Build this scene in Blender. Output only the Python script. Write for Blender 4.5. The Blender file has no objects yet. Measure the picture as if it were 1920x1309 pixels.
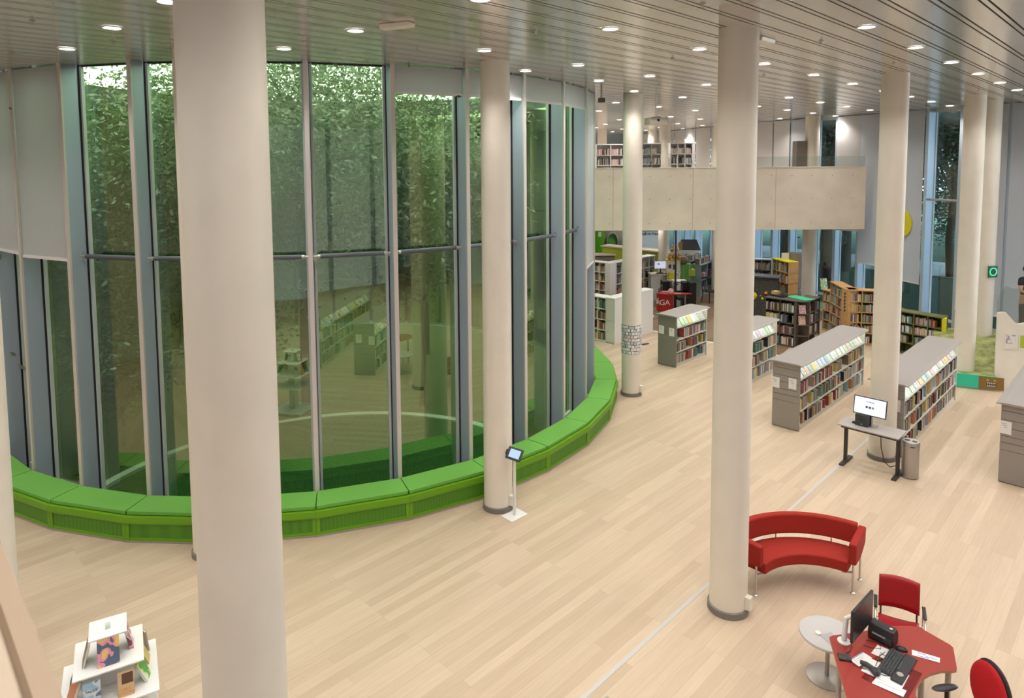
import bpy, math, random
from mathutils import Vector, Matrix
random.seed(7)
sc = bpy.context.scene
COL = sc.collection
PI = math.pi

# ------------------------------------------------------------------ camera
F_PX, PITCH, ROLL, PX, PY, CAM_H, CEIL = 1271.0, 0.0765, -0.0061, 960.0, 400.9, 5.4, 6.89
_cp, _sp = math.cos(PITCH), math.sin(PITCH)
_fw = Vector((0, _cp, -_sp)); _up = Vector((0, _sp, _cp)); _rt = Vector((1, 0, 0))
_R = _rt * math.cos(ROLL) + _up * math.sin(ROLL)
_U = -_rt * math.sin(ROLL) + _up * math.cos(ROLL)
cam_data = bpy.data.cameras.new('camera')
cam = bpy.data.objects.new('camera', cam_data); COL.objects.link(cam)
m = Matrix.Identity(4)
for i in range(3):
    m[i][0] = _R[i]; m[i][1] = _U[i]; m[i][2] = -_fw[i]
m[2][3] = CAM_H
cam.matrix_world = m
cam_data.sensor_width = 36; cam_data.sensor_fit = 'HORIZONTAL'
cam_data.lens = F_PX / 1920 * 36
cam_data.shift_x = (960 - PX) / 1920
cam_data.shift_y = (PY - 654.5) / 1920
cam_data.dof.use_dof = True; cam_data.dof.focus_distance = 10.0; cam_data.dof.aperture_fstop = 4.0
cam_data.clip_start = 0.05; cam_data.clip_end = 300
sc.camera = cam

def P(x, y, z=0.0):
    """point of the photograph -> place on the horizontal plane z (survey of the room)"""
    d = _fw * F_PX + _R * (x - PX) - _U * (y - PY)
    return Vector((0, 0, CAM_H)) + d * ((z - CAM_H) / d.z)
def proj(X, Y, Z):
    p = Vector((X, Y, Z - CAM_H)); d = p.dot(_fw)
    if d < .05: return (-9999, -9999)
    return PX + F_PX * p.dot(_R) / d, PY - F_PX * p.dot(_U) / d
# grid of the building: u runs along the planks, v across
TH = math.radians(44.4)
def W(u, v, z=0.0):
    return Vector((u * math.sin(TH) + v * math.cos(TH), u * math.cos(TH) - v * math.sin(TH), z))
ROT = math.radians(45.6)          # local x = u, local y = -v

# ------------------------------------------------------------------ world, exposure
world = bpy.data.worlds.new('sky'); sc.world = world; world.use_nodes = True
bg = world.node_tree.nodes['Background']
bg.inputs[0].default_value = (0.84, 0.92, 0.99, 1); bg.inputs[1].default_value = 7.8
sc.view_settings.view_transform = 'Standard'; sc.view_settings.look = 'None'
sc.view_settings.gamma = 1; sc.view_settings.use_curve_mapping = False
sc.view_settings.exposure = 0.62
SPOT_W = 82.0
try:
    cy = sc.cycles
    cy.use_denoising = True; cy.max_bounces = 7; cy.diffuse_bounces = 3; cy.glossy_bounces = 3
    cy.use_adaptive_sampling = True; cy.adaptive_threshold = 0.08; cy.adaptive_min_samples = 16
    cy.transparent_max_bounces = 20; cy.transmission_bounces = 4
    cy.sample_clamp_indirect = 6; cy.caustics_reflective = False; cy.caustics_refractive = False
    cy.use_light_tree = True
except Exception: pass

# ------------------------------------------------------------------ materials
def new_mat(name):
    m = bpy.data.materials.new(name); m.use_nodes = True
    return m, m.node_tree, m.node_tree.nodes['Principled BSDF']
def mat(name, col, rough=.5, metal=0., emit=0., noise=0., nscale=30, alpha=1., spec=.5, bump=0.):
    m, nt, b = new_mat(name)
    c = (*col, 1) if len(col) == 3 else col
    b.inputs['Base Color'].default_value = c; b.inputs['Roughness'].default_value = rough
    b.inputs['Metallic'].default_value = metal; b.inputs['Specular IOR Level'].default_value = spec
    if alpha < 1: b.inputs['Alpha'].default_value = alpha
    if emit:
        b.inputs['Emission Color'].default_value = c; b.inputs['Emission Strength'].default_value = emit
    if noise or bump:
        t = nt.nodes.new('ShaderNodeTexNoise'); t.inputs['Scale'].default_value = nscale
        t.inputs['Detail'].default_value = 4
        g = nt.nodes.new('ShaderNodeNewGeometry'); nt.links.new(g.outputs['Position'], t.inputs['Vector'])
        if noise:
            r = nt.nodes.new('ShaderNodeValToRGB')
            r.color_ramp.elements[0].color = (*[x * (1 - noise) for x in c[:3]], 1)
            r.color_ramp.elements[1].color = (*[min(1, x * (1 + noise)) for x in c[:3]], 1)
            r.color_ramp.elements[0].position = .3; r.color_ramp.elements[1].position = .7
            nt.links.new(t.outputs['Fac'], r.inputs['Fac']); nt.links.new(r.outputs['Color'], b.inputs['Base Color'])
        if bump:
            bp = nt.nodes.new('ShaderNodeBump'); bp.inputs['Strength'].default_value = bump; bp.inputs['Distance'].default_value = .01
            nt.links.new(t.outputs['Fac'], bp.inputs['Height']); nt.links.new(bp.outputs['Normal'], b.inputs['Normal'])
    return m

def wood_floor(name, base, dark, light, pw=.13, pl=2.2):
    m, nt, b = new_mat(name); N = nt.nodes; L = nt.links
    g = N.new('ShaderNodeNewGeometry')
    mp = N.new('ShaderNodeMapping'); mp.inputs['Rotation'].default_value = (0, 0, -ROT)
    L.new(g.outputs['Position'], mp.inputs['Vector'])
    br = N.new('ShaderNodeTexBrick'); br.inputs['Scale'].default_value = 1.0
    br.inputs['Brick Width'].default_value = pl; br.inputs['Row Height'].default_value = pw
    br.inputs['Mortar Size'].default_value = .0012; br.inputs['Mortar Smooth'].default_value = 0; br.inputs['Bias'].default_value = 0
    br.offset = .37; br.offset_frequency = 3
    br.inputs['Color1'].default_value = (*dark, 1); br.inputs['Color2'].default_value = (*light, 1)
    br.inputs['Mortar'].default_value = (*[x * .8 for x in dark], 1)
    L.new(mp.outputs['Vector'], br.inputs['Vector'])
    st = N.new('ShaderNodeMapping'); st.inputs['Scale'].default_value = (1.2, 22, 1); L.new(mp.outputs['Vector'], st.inputs['Vector'])
    no = N.new('ShaderNodeTexNoise'); no.inputs['Scale'].default_value = 1.6; no.inputs['Detail'].default_value = 6
    no.inputs['Distortion'].default_value = .6
    L.new(st.outputs['Vector'], no.inputs['Vector'])
    rr = N.new('ShaderNodeValToRGB'); rr.color_ramp.elements[0].position = .35; rr.color_ramp.elements[1].position = .65
    rr.color_ramp.elements[0].color = (.93, .915, .90, 1); rr.color_ramp.elements[1].color = (1, 1, 1, 1)
    L.new(no.outputs['Fac'], rr.inputs['Fac'])
    mx = N.new('ShaderNodeMix'); mx.data_type = 'RGBA'; mx.blend_type = 'MULTIPLY'; mx.inputs[0].default_value = 1
    L.new(br.outputs['Color'], mx.inputs[6]); L.new(rr.outputs['Color'], mx.inputs[7])
    L.new(mx.outputs[2], b.inputs['Base Color'])
    b.inputs['Roughness'].default_value = .42; b.inputs['Specular IOR Level'].default_value = .35
    return m

def glass_mat(name, tint, refl=.08, fres=.5, rough=0.0, gcol=(.88, .94, .88)):
    m = bpy.data.materials.new(name); m.use_nodes = True; nt = m.node_tree; nt.nodes.clear()
    N, L = nt.nodes, nt.links
    o = N.new('ShaderNodeOutputMaterial'); mx = N.new('ShaderNodeMixShader')
    tr = N.new('ShaderNodeBsdfTransparent'); tr.inputs[0].default_value = (*tint, 1)
    gl = N.new('ShaderNodeBsdfGlossy'); gl.inputs['Roughness'].default_value = rough; gl.inputs[0].default_value = (*gcol, 1)
    fr = N.new('ShaderNodeFresnel'); fr.inputs[0].default_value = 1.5
    ma = N.new('ShaderNodeMath'); ma.operation = 'MULTIPLY_ADD'; ma.inputs[1].default_value = fres; ma.inputs[2].default_value = refl
    L.new(fr.outputs[0], ma.inputs[0])
    ge = N.new('ShaderNodeNewGeometry'); iv = N.new('ShaderNodeMath'); iv.operation = 'SUBTRACT'; iv.inputs[0].default_value = 1; L.new(ge.outputs['Backfacing'], iv.inputs[1])
    mu = N.new('ShaderNodeMath'); mu.operation = 'MULTIPLY'; mu.use_clamp = True; L.new(ma.outputs[0], mu.inputs[0]); L.new(iv.outputs[0], mu.inputs[1]); L.new(mu.outputs[0], mx.inputs[0])
    L.new(tr.outputs[0], mx.inputs[1]); L.new(gl.outputs[0], mx.inputs[2]); L.new(mx.outputs[0], o.inputs[0])
    return m

def fabric_blind(name, col, trans=.35):
    m = bpy.data.materials.new(name); m.use_nodes = True; nt = m.node_tree; nt.nodes.clear()
    N, L = nt.nodes, nt.links
    o = N.new('ShaderNodeOutputMaterial'); mx = N.new('ShaderNodeMixShader'); mx.inputs[0].default_value = trans
    d = N.new('ShaderNodeBsdfDiffuse'); d.inputs[0].default_value = (*col, 1)
    t = N.new('ShaderNodeBsdfTranslucent'); t.inputs[0].default_value = (*col, 1)
    L.new(d.outputs[0], mx.inputs[1]); L.new(t.outputs[0], mx.inputs[2]); L.new(mx.outputs[0], o.inputs[0])
    return m

def leaf_mat(name, c):
    m = bpy.data.materials.new(name); m.use_nodes = True; nt = m.node_tree; nt.nodes.clear(); N, L = nt.nodes, nt.links
    g = N.new('ShaderNodeNewGeometry'); t = N.new('ShaderNodeTexNoise'); t.inputs['Scale'].default_value = 3; t.inputs['Detail'].default_value = 3
    L.new(g.outputs['Position'], t.inputs['Vector']); r = N.new('ShaderNodeValToRGB')
    r.color_ramp.elements[0].color = (c[0] * .5, c[1] * .6, c[2] * .6, 1); r.color_ramp.elements[1].color = (min(1, c[0] * 1.7), min(1, c[1] * 1.35), c[2] * 1.7, 1)
    r.color_ramp.elements[0].position = .35; r.color_ramp.elements[1].position = .65; L.new(t.outputs['Fac'], r.inputs['Fac'])
    d = N.new('ShaderNodeBsdfDiffuse'); tl = N.new('ShaderNodeBsdfTranslucent'); gl = N.new('ShaderNodeBsdfGlossy'); gl.inputs['Roughness'].default_value = .35
    mx = N.new('ShaderNodeMixShader'); mx.inputs[0].default_value = .45; m2 = N.new('ShaderNodeMixShader'); m2.inputs[0].default_value = .10; o = N.new('ShaderNodeOutputMaterial')
    L.new(r.outputs['Color'], d.inputs[0]); L.new(r.outputs['Color'], tl.inputs[0]); L.new(d.outputs[0], mx.inputs[1]); L.new(tl.outputs[0], mx.inputs[2])
    L.new(mx.outputs[0], m2.inputs[1]); L.new(gl.outputs[0], m2.inputs[2]); L.new(m2.outputs[0], o.inputs[0])
    return m

def perforated(name, a, b_, scale):
    m, nt, b = new_mat(name); N, L = nt.nodes, nt.links
    g = N.new('ShaderNodeNewGeometry')
    w = N.new('ShaderNodeTexVoronoi'); w.inputs['Scale'].default_value = scale; w.inputs['Randomness'].default_value = 0
    L.new(g.outputs['Position'], w.inputs['Vector'])
    r = N.new('ShaderNodeValToRGB'); r.color_ramp.elements[0].position = .28; r.color_ramp.elements[1].position = .36
    r.color_ramp.elements[0].color = (*b_, 1); r.color_ramp.elements[1].color = (*a, 1)
    L.new(w.outputs['Distance'], r.inputs['Fac']); L.new(r.outputs['Color'], b.inputs['Base Color'])
    b.inputs['Roughness'].default_value = .5
    return m

M = dict(
    floor=wood_floor('ash floor', None, (.53, .405, .295), (.63, .495, .37)),
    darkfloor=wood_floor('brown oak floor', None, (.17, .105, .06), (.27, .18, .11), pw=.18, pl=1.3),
    seam=mat('floor joint', (.55, .52, .5), .4, .2),
    alu=mat('ceiling aluminium', (.72, .70, .68), .20, .6),
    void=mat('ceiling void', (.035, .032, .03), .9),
    column=mat('painted concrete', (.81, .745, .65), .55, noise=.03, nscale=3),
    fin_skylit=mat('skylit anodised fin', (.50, .58, .70), .4, .3),  # facade fins: strong skylight on them is put into this paler tone
    ring=mat('grey skirting', (.20, .18, .165), .5),
    white=mat('white lacquer', (.80, .79, .78), .45),
    cream=mat('cream paint', (.72, .66, .56), .6),
    fin=mat('anodised fin', (.44, .49, .64), .42, .3),
    fintip=mat('fin edge', (.66, .60, .58), .45, .2),
    gasket=mat('black gasket', (.012, .013, .015), .5),
    winframe=mat('pale window frame', (.60, .66, .66), .4),
    glass_c=glass_mat('green courtyard glass', (.58, .68, .50), .24, .9, 0.0, (.68, .82, .54)),
    glass_f=glass_mat('facade glass', (.50, .58, .62), .07, .7),
    acrylic=glass_mat('clear acrylic', (.86, .90, .89), .06, .5, .03),
    clear=glass_mat('clear balustrade glass', (.90, .93, .92), .04, .5),
    blind=fabric_blind('blind fabric', (.76, .76, .79), .45),
    glowblind=fabric_blind('daylight glow blind', (.72, .72, .75), .28),  # fabric of unseen walls, added so daylight glows through onto the columns
    blind_grey=fabric_blind('grey blind fabric', (.82, .79, .78), .35),
    tube=mat('grey steel tube', (.12, .13, .16), .45, .4),
    chrome=mat('brushed steel', (.60, .58, .56), .3, .9),
    steel=mat('satin steel', (.45, .42, .40), .4, .7),
    green=mat('green upholstery', (.15, .40, .065), .75, noise=.05, nscale=60),
    greenrim=mat('green lacquer', (.14, .36, .006), .45),
    greenperf=perforated('green perforated sheet', (.085, .27, .012), (.035, .13, .006), 55),
    concrete=mat('pale concrete', (.78, .68, .57), .8, noise=.07, nscale=1.6),
    lamp=mat('lamp glow', (1.0, .96, .90), .5, emit=14),
    lampring=mat('lamp trim', (.75, .73, .7), .35, .4),
    plastic=mat('warm white plastic', (.80, .76, .68), .4),
    grass=mat('grass', (.035, .11, .045), .95, noise=.5, nscale=9),
    groundcover=mat('dark ground cover', (.03, .095, .03), .95, noise=.95, nscale=22),
    gravel=mat('olive gravel', (.13, .15, .07), .95, noise=.25, nscale=12),
    path=mat('pale path', (.80, .82, .82), .85, noise=.1, nscale=8),
    bark=mat('tree bark', (.09, .08, .06), .9, noise=.4, nscale=20),
    leaf=leaf_mat('leaves', (.10, .16, .065)),
    leaf2=leaf_mat('blue green leaves', (.085, .17, .095)),
    shelf=mat('warm grey lacquer', (.31, .275, .25), .5),
    shelfgrey=mat('olive grey lacquer', (.21, .21, .185), .5),
    shelftop=mat('grey laminate top', (.335, .305, .29), .5),
    shelfin=mat('pale shelf', (.56, .56, .50), .5),
    led=mat('shelf light strip', (.95, 1.0, .88), .5, emit=11),
    paper=mat('white paper', (.82, .80, .80), .7),
    page=mat('book pages', (.80, .76, .66), .8),
    ink=mat('printed ink', (.06, .06, .07), .7),
    black=mat('black plastic', (.018, .018, .02), .45),
    blackmetal=mat('black powder coat', (.04, .035, .033), .5),
    dark=mat('dark grey', (.07, .07, .075), .5),
    greytop=mat('grey table laminate', (.42, .38, .37), .5, noise=.08, nscale=40),
    redwool=mat('red wool', (.33, .016, .007), .9, noise=.12, nscale=120),
    redply=mat('red stained plywood', (.36, .003, .010), .4),
    redlino=mat('red linoleum', (.31, .028, .018), .5),
    edgewood=mat('desk edge', (.45, .22, .12), .5),
    redseat=mat('red office fabric', (.50, .006, .012), .85, noise=.1, nscale=90),
    redgloss=mat('red lacquer', (.42, .012, .015), .35),
    birch=mat('birch plywood', (.58, .34, .14), .55, noise=.08, nscale=6),
    darkwood=mat('dark brown shelf', (.085, .065, .052), .55),
    olive=mat('olive green shelf', (.14, .15, .05), .55),
    turq=mat('turquoise panel', (.03, .56, .36), .5),
    brownpanel=mat('brown panel', (.24, .14, .03), .55),
    moss=mat('moss carpet', (.27, .29, .11), .98, noise=.45, nscale=5, bump=.6),
    lime=mat('lime panel', (.10, .45, .01), .55),
    limeyellow=mat('lime yellow', (.42, .50, .05), .55),
    yellow=mat('yellow', (.75, .66, .015), .55),
    screen=mat('lit screen', (.74, .80, 1.0), .3, emit=.35),
    screenblue=mat('tablet screen', (.30, .42, .72), .2, emit=.5),
    skin=mat('skin', (.55, .30, .20), .55),
    shirt=mat('black shirt', (.012, .013, .018), .85),
    hair=mat('dark hair', (.03, .02, .015), .7),
    charcoal=mat('charcoal', (.045, .05, .055), .6),
    felt=mat('speckled dark felt', (.07, .065, .06), .95, noise=.8, nscale=45),
    turquoisefloor=mat('green rug', (.02, .32, .18), .9, noise=.2, nscale=6),
    brownwall=mat('grey brown drum', (.22, .19, .16), .7),
    bluegrey=mat('blue grey panel', (.28, .34, .38), .6),
    orange=mat('orange', (.75, .28, .03), .5),
)
BOOKC = [('red', (.45, .04, .03)), ('orange', (.65, .20, .04)), ('cream', (.66, .58, .44)), ('white', (.72, .70, .67)),
         ('black', (.03, .03, .035)), ('dark blue', (.04, .07, .18)), ('light blue', (.25, .42, .55)), ('green', (.08, .24, .11)),
         ('yellow', (.70, .52, .06)), ('brown', (.22, .12, .07)), ('grey', (.28, .27, .26)), ('teal', (.04, .28, .27)),
         ('pink', (.60, .25, .28)), ('maroon', (.20, .03, .04)), ('beige', (.48, .37, .26))]
def muted(c, s=.30):
    g = sum(c) / 3; return tuple(x * (1 - s) + g * s for x in c)
BOOKC = [(n, muted(c)) for n, c in BOOKC]
BM = {n: mat(n + ' book cover', c, .5) for n, c in BOOKC}

def cover_mat(name, a, b, c, seed):
    m, nt, bs = new_mat(name); N, L = nt.nodes, nt.links
    tc = N.new('ShaderNodeTexCoord'); mp = N.new('ShaderNodeMapping'); mp.inputs['Location'].default_value = (seed * 3.1, seed * 1.7, seed)
    mp.inputs['Scale'].default_value = (9, 9, 9)
    L.new(tc.outputs['Object'], mp.inputs['Vector'])
    v = N.new('ShaderNodeTexNoise'); v.inputs['Scale'].default_value = 1.2; v.inputs['Detail'].default_value = 1
    L.new(mp.outputs['Vector'], v.inputs['Vector'])
    r = N.new('ShaderNodeValToRGB'); r.color_ramp.interpolation = 'CONSTANT'
    r.color_ramp.elements[0].color = (*a, 1); r.color_ramp.elements[1].color = (*b, 1); r.color_ramp.elements[1].position = .47
    e = r.color_ramp.elements.new(.56); e.color = (*c, 1)
    L.new(v.outputs['Fac'], r.inputs['Fac']); L.new(r.outputs['Color'], bs.inputs['Base Color']); bs.inputs['Roughness'].default_value = .4
    return m
COVERS = [('white', cover_mat('cover white', (.8, .8, .8), (.74, .72, .70), (.35, .4, .5), 8)), ('white and blue', cover_mat('cover white blue', (.75, .76, .78), (.12, .25, .5), (.7, .7, .72), 1)),
          ('white and orange', cover_mat('cover white orange', (.8, .78, .74), (.75, .3, .06), (.2, .12, .1), 2)),
          ('yellow', cover_mat('cover yellow', (.8, .66, .12), (.8, .75, .6), (.3, .25, .1), 3)),
          ('pale green', cover_mat('cover green', (.35, .55, .3), (.75, .8, .7), (.1, .25, .12), 4)),
          ('white and black', cover_mat('cover mono', (.8, .79, .78), (.08, .08, .09), (.45, .43, .42), 5)),
          ('pink and white', cover_mat('cover pink', (.75, .3, .35), (.8, .75, .74), (.25, .05, .1), 6)),
          ('light blue', cover_mat('cover light blue', (.3, .5, .66), (.75, .8, .82), (.06, .12, .3), 7))]

# ------------------------------------------------------------------ mesh helpers
class MB:
    def __init__(s): s.v = []; s.f = []; s.m = []
    def add(s, vs, fs, mi=0):
        o = len(s.v); s.v += [tuple(p) for p in vs]; s.f += [tuple(i + o for i in f) for f in fs]; s.m += [mi] * len(fs)
    def box(s, x0, x1, y0, y1, z0, z1, mi=0, rz=0, c=None):
        vs = [(x, y, z) for z in (z0, z1) for y in (y0, y1) for x in (x0, x1)]
        if rz:
            cx, cy = c or ((x0 + x1) / 2, (y0 + y1) / 2); a, b = math.cos(rz), math.sin(rz)
            vs = [(cx + (x - cx) * a - (y - cy) * b, cy + (x - cx) * b + (y - cy) * a, z) for x, y, z in vs]
        s.add(vs, [(0, 2, 3, 1), (4, 5, 7, 6), (0, 1, 5, 4), (2, 6, 7, 3), (0, 4, 6, 2), (1, 3, 7, 5)], mi)
    def xbox(s, mat4, dx, dy, dz, mi=0):
        vs = [mat4 @ Vector((x * dx / 2, y * dy / 2, z * dz / 2)) for z in (-1, 1) for y in (-1, 1) for x in (-1, 1)]
        s.add(vs, [(0, 2, 3, 1), (4, 5, 7, 6), (0, 1, 5, 4), (2, 6, 7, 3), (0, 4, 6, 2), (1, 3, 7, 5)], mi)
    def prism(s, poly, z0, z1, mi=0, mtop=None):
        n = len(poly)
        a = sum(poly[i][0] * poly[(i + 1) % n][1] - poly[(i + 1) % n][0] * poly[i][1] for i in range(n))
        if a < 0: poly = list(reversed(poly))
        vs = [(p[0], p[1], z0) for p in poly] + [(p[0], p[1], z1) for p in poly]
        s.add(vs, [tuple(reversed(range(n)))] + [(i, (i + 1) % n, (i + 1) % n + n, i + n) for i in range(n)], mi)
        s.add([(p[0], p[1], z1) for p in poly], [tuple(range(n))], mi if mtop is None else mtop)
    def profile(s, pts, x0, x1, mi=0):
        """pts (y,z) closed polygon extruded along x"""
        n = len(pts)
        vs = [(x0, y, z) for y, z in pts] + [(x1, y, z) for y, z in pts]
        s.add(vs, [tuple(reversed(range(n))), tuple(range(n, 2 * n))] + [(i, (i + 1) % n, (i + 1) % n + n, i + n) for i in range(n)], mi)
    def lathe(s, prof, seg=24, c=(0, 0), mi=0, cap=True):
        n = len(prof); vs = []
        for r, z in prof:
            for k in range(seg):
                a = 2 * PI * k / seg; vs.append((c[0] + r * math.cos(a), c[1] + r * math.sin(a), z))
        fs = [(i * seg + k, i * seg + (k + 1) % seg, (i + 1) * seg + (k + 1) % seg, (i + 1) * seg + k) for i in range(n - 1) for k in range(seg)]
        if cap: fs += [tuple(reversed(range(seg))), tuple(range((n - 1) * seg, n * seg))]
        s.add(vs, fs, mi)
    def tube(s, pts, r, seg=8, mi=0):
        pts = [Vector(p) for p in pts]; n = len(pts); vs = []
        rs = r if isinstance(r, (list, tuple)) else [r] * n
        pu = None
        for i, p in enumerate(pts):
            t = (pts[min(i + 1, n - 1)] - pts[max(i - 1, 0)]).normalized()
            if pu is None: pu = t.orthogonal().normalized()
            pu = (pu - t * pu.dot(t)).normalized(); w = t.cross(pu)
            for k in range(seg):
                a = 2 * PI * k / seg; vs.append(p + (pu * math.cos(a) + w * math.sin(a)) * rs[i])
        fs = [(i * seg + k, i * seg + (k + 1) % seg, (i + 1) * seg + (k + 1) % seg, (i + 1) * seg + k) for i in range(n - 1) for k in range(seg)]
        fs += [tuple(reversed(range(seg))), tuple(range((n - 1) * seg, n * seg))]
        s.add(vs, fs, mi)
    def quad(s, a, b, c, d, mi=0): s.add([a, b, c, d], [(0, 1, 2, 3)], mi)
    def grid(s, fn, nu, nv, mi=0, close=False):
        vs = [fn(i / nu, j / nv) for j in range(nv + 1) for i in range(nu + 1)]
        s.add(vs, [(j * (nu + 1) + i, j * (nu + 1) + i + 1, (j + 1) * (nu + 1) + i + 1, (j + 1) * (nu + 1) + i) for j in range(nv) for i in range(nu)], mi)
    def build(s, name, mats, parent=None, smooth=False, bevel=0, loc=None, rz=0):
        me = bpy.data.meshes.new(name); me.from_pydata(s.v, [], s.f)
        for mm in (mats if isinstance(mats, (list, tuple)) else [mats]): me.materials.append(M[mm] if isinstance(mm, str) else mm)
        me.polygons.foreach_set('material_index', s.m)
        me.update()
        if smooth:
            me.polygons.foreach_set('use_smooth', [True] * len(me.polygons))
            try: me.set_sharp_from_angle(angle=math.radians(40))
            except Exception: pass
        o = bpy.data.objects.new(name, me); COL.objects.link(o)
        if parent: o.parent = parent
        if loc is not None: o.location = loc
        if rz: o.rotation_euler = (0, 0, rz)
        if bevel:
            b = o.modifiers.new('bevel', 'BEVEL'); b.width = bevel; b.segments = 3; b.limit_method = 'ANGLE'
        return o
def tag(o, label=None, cat=None, group=None, kind=None):
    if label: o['label'] = label
    if cat: o['category'] = cat
    if group: o['group'] = group
    if kind: o['kind'] = kind
    return o
def empty(name, loc=(0, 0, 0), rz=0, label=None, cat=None, group=None, kind=None):
    o = bpy.data.objects.new(name, None); COL.objects.link(o); o.empty_display_size = .1
    o.location = loc; o.rotation_euler = (0, 0, rz)
    return tag(o, label, cat, group, kind)
def copy_tree(o, parent=None, src=None):
    c = o.copy(); COL.objects.link(c)
    if parent: c.parent = parent
    for ch in list(o.children): copy_tree(ch, c)
    return c
def struct(mb, name, mats, **k): return tag(mb.build(name, mats, **k), kind='structure')
def text(s, size, name, material, parent, matrix, ext=.002, align='CENTER'):
    cu = bpy.data.curves.new(name, 'FONT'); cu.body = s; cu.size = size; cu.extrude = ext; cu.align_x = align; cu.align_y = 'CENTER'
    tmp = bpy.data.objects.new(name, cu); COL.objects.link(tmp)
    bpy.context.view_layer.update()
    me = bpy.data.meshes.new_from_object(tmp.evaluated_get(bpy.context.evaluated_depsgraph_get())); bpy.data.objects.remove(tmp)
    me.materials.clear(); me.materials.append(M[material])
    o = bpy.data.objects.new(name, me); COL.objects.link(o)
    if parent: o.parent = parent
    o.matrix_local = matrix
    return o

# ------------------------------------------------------------------ setting: ground, floor, ceiling, walls
CX, CY = -4.47, 16.15                       # centre of the round glazed courtyard
R_GLASS, R_ROOT, R_TIP, R_SEAT = 6.05, 6.13, 6.41, 6.93
A0, DA = math.radians(-9.0), math.radians(11.2)
NB = 32
def ring(a, r, z=0): return Vector((CX + r * math.sin(a), CY - r * math.cos(a), z))

# the outline of the outer facade, clockwise from the right
FAC = [(17.5, 10.5), (15.2, 15.2), (13.6, 18.3), (12.95, 19.6), (12.65, 20.5), (12.4, 21.6), (11.9, 22.8), (11.3, 23.7), (10.7, 24.6), (9.8, 27.0), (8.8, 31.0), (8.0, 35.0), (6.8, 38.5)]
def on_facade(px, off=0.0):
    """where the sight line through image column px at eye level meets the facade line"""
    d = _fw * F_PX + _R * (px - PX) - _U * (308 - PY)
    best = None
    for i in range(len(FAC) - 1):
        ax, ay = FAC[i]; bx, by = FAC[i + 1]; ex, ey = bx - ax, by - ay
        den = d.x * ey - d.y * ex
        if abs(den) < 1e-9: continue
        t = (ax * ey - ay * ex) / den; s = (ax * d.y - ay * d.x) / den
        if -1e-6 <= s <= 1 + 1e-6 and t > 0:
            if best is None or t < best[0]: best = (t, Vector((d.x * t, d.y * t, 0)), Vector((ex, ey, 0)).normalized())
    return best[1], best[2]

b = MB(); b.prism([(-14, -7), (17.5, -7), (17.5, 10.5)] + FAC[1:] + [(-14, 38.5)], -.3, 0)
struct(b, 'floor', 'floor')
b = MB(); q = [W(18.33, -16.5), W(18.33, -8.2), W(24.6, -8.2), W(24.6, -16.5)]
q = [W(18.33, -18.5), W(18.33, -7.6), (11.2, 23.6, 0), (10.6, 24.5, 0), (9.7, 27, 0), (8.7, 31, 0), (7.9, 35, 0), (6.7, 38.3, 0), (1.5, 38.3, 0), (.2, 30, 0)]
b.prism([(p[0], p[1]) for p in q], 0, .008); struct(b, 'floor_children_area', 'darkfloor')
b = MB(); b.prism([tuple(W(u_, v_)[:2]) for u_, v_ in ((-4, -4.045), (24, -4.045), (24, -3.995), (-4, -3.995))], 0, .003)
struct(b, 'trim_1', 'seam')
b = MB(); b.prism([tuple(W(u_, v_)[:2]) for u_, v_ in ((18.26, -18), (18.33, -18), (18.33, -7.6), (18.26, -7.6))], 0, .012)
struct(b, 'trim_2', 'white')

# ceiling: long aluminium planks with twin slots, open over the courtyard
b = MB()
UMIN, UMAX = -9.0, 38.0
cu_ = CX * math.sin(TH) + CY * math.cos(TH); cv_ = CX * math.cos(TH) - CY * math.sin(TH)
RH = R_ROOT + .02
def spans(v):
    dv = abs(v - cv_)
    if dv >= RH: return None
    h = math.sqrt(RH * RH - dv * dv); return (cu_ - h, cu_ + h)
def plank(v0, v1, z, t):
    n = 1
    s0, s1 = spans(v0), spans(v1)
    def pr(a0, a1, b0, b1):
        pts = [W(a0, v0), W(b0, v0), W(b1, v1), W(a1, v1)]
        b.prism([(p.x, p.y) for p in pts], z, z + t)
    if s0 or s1:
        mid = cu_
        s0 = s0 or (mid, mid); s1 = s1 or (mid, mid)
        pr(UMIN, UMIN, s0[0], s1[0]); pr(s0[1], s1[1], UMAX, UMAX)
    else: pr(UMIN, UMIN, UMAX, UMAX)
v_ = -4.085 - .3333 * 74
while v_ < 17:
    plank(v_ + .020, v_ + .066, CEIL, .05); 
    # wide plank in four lengthwise slices so that its ends follow the curve of the opening
    w0, w1 = v_ + .088, v_ + .3333
    if spans(w0) or spans(w1):
        for i in range(4):
            plank(w0 + (w1 - w0) * i / 4, w0 + (w1 - w0) * (i + 1) / 4, CEIL, .05)
    else: plank(w0, w1, CEIL, .05)
    v_ += .3333
struct(b, 'ceiling', 'alu')
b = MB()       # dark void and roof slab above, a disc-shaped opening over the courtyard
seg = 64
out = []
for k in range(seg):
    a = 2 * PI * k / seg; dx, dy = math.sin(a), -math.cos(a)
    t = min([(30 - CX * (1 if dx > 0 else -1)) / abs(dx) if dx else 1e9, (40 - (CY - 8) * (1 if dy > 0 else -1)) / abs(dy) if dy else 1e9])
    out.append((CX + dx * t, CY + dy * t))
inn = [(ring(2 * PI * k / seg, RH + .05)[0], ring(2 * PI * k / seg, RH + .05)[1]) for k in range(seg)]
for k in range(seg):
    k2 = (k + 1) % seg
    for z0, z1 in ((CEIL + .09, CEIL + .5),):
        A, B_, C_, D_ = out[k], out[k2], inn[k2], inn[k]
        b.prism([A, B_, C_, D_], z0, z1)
struct(b, 'roof_slab', 'void')

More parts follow.
